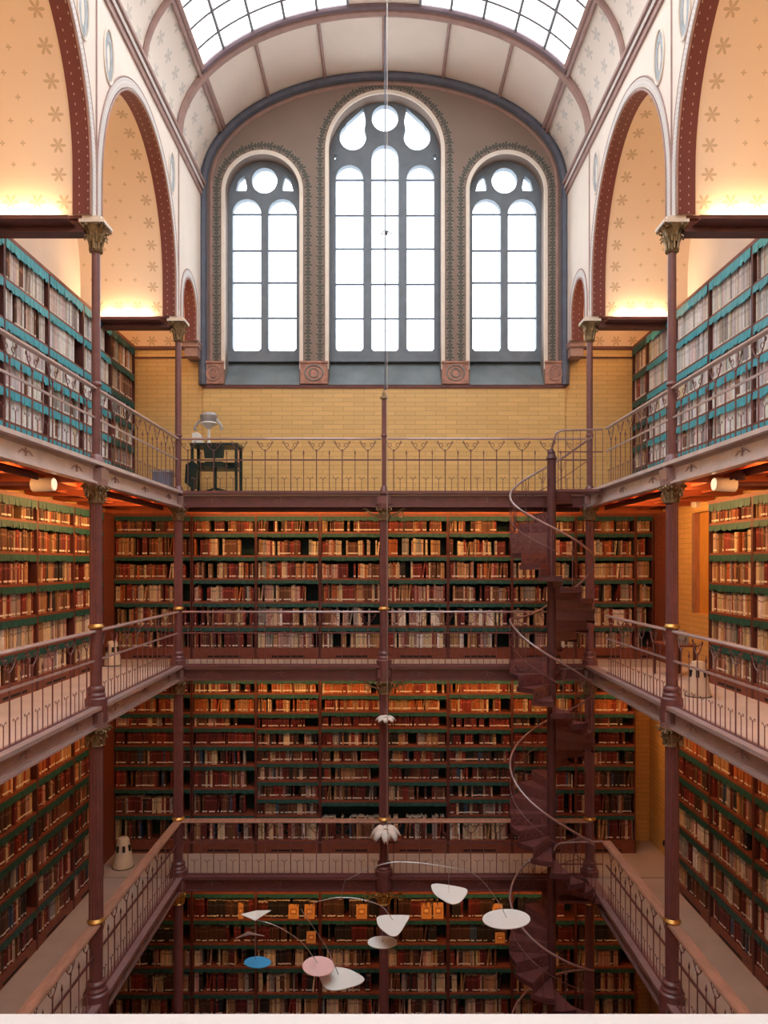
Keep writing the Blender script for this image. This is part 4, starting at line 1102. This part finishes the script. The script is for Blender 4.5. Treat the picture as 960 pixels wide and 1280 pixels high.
# round spot lamps below the upper side galleries
for s in (-1, 1):
    side = 'left' if s < 0 else 'right'
    root = empty('spot_lamp'); tag(root, 'pale cylindrical spot lamp on a dark arm below the %s upper gallery' % side, 'lamp', 'spot lamps below the upper galleries', kind='thing')
    zc = .985; y = 9.0
    m = MB(); m.tube([(s * 4.34, y, zc - .01), (s * 4.08, y, zc + .0)], .085, 20); m.obj('lamp_housing', M['white'], root, True)
    m = MB(); m.tube([(s * 4.082, y, zc), (s * 4.072, y, zc)], .072, 20); m.obj('lens', M['lampglow'], root)
    m = MB(); m.tube([(s * 4.34, y, zc), (s * 4.95, y, zc + .01)], .03, 8); m.tube([(s * 4.85, y, zc), (s * 4.85, y, F3 - .16)], .015, 6); m.obj('lamp_arm', M['iron_dark'], root)
m = MB(); m.lathe([(.05, F3 - .36), (.06, F3 - .33), (.045, F3 - .27), (.03, F3 - .25)], XW + .16, 7.95, 14); tag(m.obj('ceiling_sensor', M['iron_dark'], None, True), 'small dark round fitting below the right upper gallery edge', 'fitting', kind='thing')
m = MB(); m.box(5.38, XO, 12.55, 12.72, .98, 1.08); m.box(5.35, 5.38, 12.6, 12.67, .995, 1.06); tag(m.obj('alarm_box', M['white']), 'small white alarm box high on the yellow wall of middle gallery', 'alarm box', kind='thing')
m = MB(); m.box(XO - .05, XO, 13.9, 14.0, F1 + .24, F1 + .36); m.lathe([(.035, F1 + .26), (.045, F1 + .30), (.03, F1 + .36)], XO - .07, 13.95, 10); tag(m.obj('wall_socket', M['black']), 'small black socket low on the yellow wall of the lower gallery', 'socket', kind='thing')
# stone ledge in front of the viewer
m = MB(); m.prism([(.42, -.62), (.80, -.62), (.82, -.51), (.80, -.4945), (.42, -.49), (.40, -.52)], 'x', -1.3, 1.3); tag(m.obj('parapet_ledge', M['ledge']), 'pale stone parapet ledge along the bottom edge of the view', 'ledge', kind='thing')
# ------------------------------------------------------------------ lighting
def area(name, loc, size, size_y, power, col, direction, spread=None):
    l = bpy.data.lights.new(name, 'AREA'); l.shape = 'RECTANGLE'; l.size = size; l.size_y = size_y; l.energy = power; l.color = col
    if spread: l.spread = spread
    o = bpy.data.objects.new(name, l); COL.objects.link(o); o.location = loc
    zq = -Vector(direction).normalized(); xq = Vector((1, 0, 0)) if size >= size_y else (Vector((0, 1, 0)))
    if size < size_y: yq = Vector((0, 1, 0)); xq = yq.cross(zq).normalized()
    else: xq = Vector((1, 0, 0))
    if abs(xq.dot(zq)) > .99: xq = Vector((0, 1, 0))
    yq = zq.cross(xq).normalized(); xq = yq.cross(zq).normalized()
    o.rotation_euler = Matrix((xq, yq, zq)).transposed().to_euler(); return o
WARM = (1.0, .46, .15); WARM2 = (1.0, .70, .36)
def troughs(lab, x0, x1, y0, y1, z, axis, out):
    """lamp trough with a lip towards the well"""
    root = empty('strip_lamp'); tag(root, lab, 'lamp', 'strip lamps under the galleries', kind='thing')
    m = MB()
    if axis == 'x': m.box(x0, x1, y0 - .03, y0 - .015, z - .05, z + .03); m.box(x0, x1, y0 - .03, y0 + .05, z + .02, z + .035)
    else:
        a, b = sorted((x0 - out * .03, x0 - out * .015)); m.box(a, b, y0, y1, z - .05, z + .03)
        a, b = sorted((x0 - out * .03, x0 + out * .05)); m.box(a, b, y0, y1, z + .02, z + .035)
    m.obj('reflector', M['iron_dark'], root); return root
PW = {3: 1.0, 2: .9, 1: .9}
for lv, F in FL.items():
    zt = F - (.29 if lv == 3 else .2)
    if lv == 3: zt = F - .27
    for (xa, xb, nm) in ((-3.6, -.12, 'left of'), (.12, 3.6, 'right of')):
        troughs('strip lamp under the %s end gallery, %s the centre column' % (GN[lv], nm), xa, xb, YB + .22, 0, zt, 'x', 1)
        area('strip_light', ((xa + xb) / 2, YB + .25, zt + .01), xb - xa, .04, 25 * PW[lv], WARM, (0, .75, -.55))
    for s in (-1, 1):
        if lv == 1: continue
        for (ya, yb, nm) in ((9.7, 13.0, 'far'), (5.9, 8.3, 'near')):
            troughs('strip lamp under the %s %s gallery, %s bay' % ('left' if s < 0 else 'right', GN[lv], nm), s * (XW + .24), 0, ya, yb, zt, 'y', s)
            l = area('strip_light', (s * (XW + .27), (ya + yb) / 2, zt + .0), .04, yb - ya, (44 if lv == 3 else 20), WARM, (s * .8, 0, -.3))
for (lv, F) in ((2, F2), (1, F1)):  # corner lamps added to brighten the far end of the right wall
    zt = F - .2
    troughs('added short strip lamp brightening the yellow wall under the right %s gallery corner' % GN[lv], XW + .5, 0, 13.35, 14.1, zt, 'y', 1)
    area('strip_light', (XW + .53, 13.72, zt + .01), .04, .75, 13, WARM, (.8, 0, -.4))
# glow on the soffits of the upper gallery is bounce; uplights on the cross beams wash the vaults
for s in (-1, 1):
    for yc in YN[:3]:
        root = empty('beam_uplight'); tag(root, 'slim uplight trough on the %s cross beam %s' % ('left' if s < 0 else 'right', {13.2: 'at the far corner', 9.43: 'at the near column', 5.66: 'outside the frame'}[yc]), 'lamp', 'uplights on the cross beams', kind='thing')
        m = MB(); a, b = sorted((s * (XW + .24), s * (XO - .02))); m.box(a, b, yc - .29, yc - .275, 4.335, 4.385); m.box(a, b, yc - .275, yc - .07, 4.335, 4.345)
        m.obj('reflector', M['brownred'], root)
        area('uplight', (s * (XW + .25 + (XO - XW) / 2), yc - .21, 4.38), 1.35, .10, 25, WARM2, (0, .10, 1))
        area('uplight', (s * (XW + .25 + (XO - XW) / 2), yc + .34, 4.445), 1.35, .10, 16, WARM2, (0, -.30, 1))
# daylight
world = bpy.data.worlds.new('sky'); scene.world = world; world.use_nodes = True
bg = world.node_tree.nodes['Background']; bg.inputs[0].default_value = (.93, .97, 1.0, 1); bg.inputs[1].default_value = 4.2
for (cx, hw, sp) in WIN:
    o = area('daylight_portal', (cx, 15.5, 6.6), 2 * hw + .2, 6.6, 1, (1, 1, 1), (0, -1, 0)); o.data.cycles.is_portal = True
for s in (-1, 1):
    o = area('daylight_portal', (s * 2.0, (YB - 1.9) / 2, 10.25), 3.2, YB + 2.1, 1, (1, 1, 1), (0, 0, -1)); o.data.cycles.is_portal = True
# ------------------------------------------------------------------ origins at each thing's base, lift everything to the floor
bpy.context.view_layer.update()
from collections import defaultdict
kids = defaultdict(list)
for o in list(scene.objects):
    if o.parent: kids[o.parent.name].append(o)
users = defaultdict(int)
for o in scene.objects:
    if o.type == 'MESH': users[o.data.name] += 1
for o in list(scene.objects):
    if o.parent: continue
    if o.type == 'LIGHT': o.location.z += HZ; continue
    rot = any(abs(a) > 1e-6 for a in o.rotation_euler) or o.location.length > 1e-6
    if not rot and o.get('kind') != 'structure':
        lo = [1e9] * 3; hi = [-1e9] * 3
        for c in ([o] if o.type == 'MESH' else []) + kids[o.name]:
            if c.type != 'MESH': continue
            Mw = c.matrix_world
            for bb in c.bound_box:
                w_ = Mw @ Vector(bb)
                for i in range(3): lo[i] = min(lo[i], w_[i]); hi[i] = max(hi[i], w_[i])
        if lo[0] < 1e8:
            d = Vector(((lo[0] + hi[0]) / 2, (lo[1] + hi[1]) / 2, lo[2]))
            if o.type == 'MESH':
                if users[o.data.name] == 1 and not kids[o.name]:
                    o.data.transform(Matrix.Translation(-d)); o.location = d
            else:
                o.location = d
                for c in kids[o.name]: c.location = c.location - d
    o.location.z += HZ
# ------------------------------------------------------------------ camera and colour
cam = bpy.data.cameras.new('camera'); co = bpy.data.objects.new('camera', cam); COL.objects.link(co)
co.location = (0, 0, HZ); co.rotation_euler = (PI / 2, 0, 0)
cam.sensor_width = 36; cam.lens = FX / 1280 * 36; cam.shift_y = 65 / 1280; cam.clip_start = .05; cam.clip_end = 100
scene.camera = co
vs = scene.view_settings; vs.view_transform = 'Standard'; vs.look = 'None'; vs.gamma = 1; vs.use_curve_mapping = False; vs.exposure = 0.45
cy = scene.cycles; cy.max_bounces = 6; cy.diffuse_bounces = 4; cy.glossy_bounces = 3; cy.transparent_max_bounces = 8; cy.caustics_reflective = False; cy.caustics_refractive = False
cy.sample_clamp_indirect = 6; cy.use_denoising = True
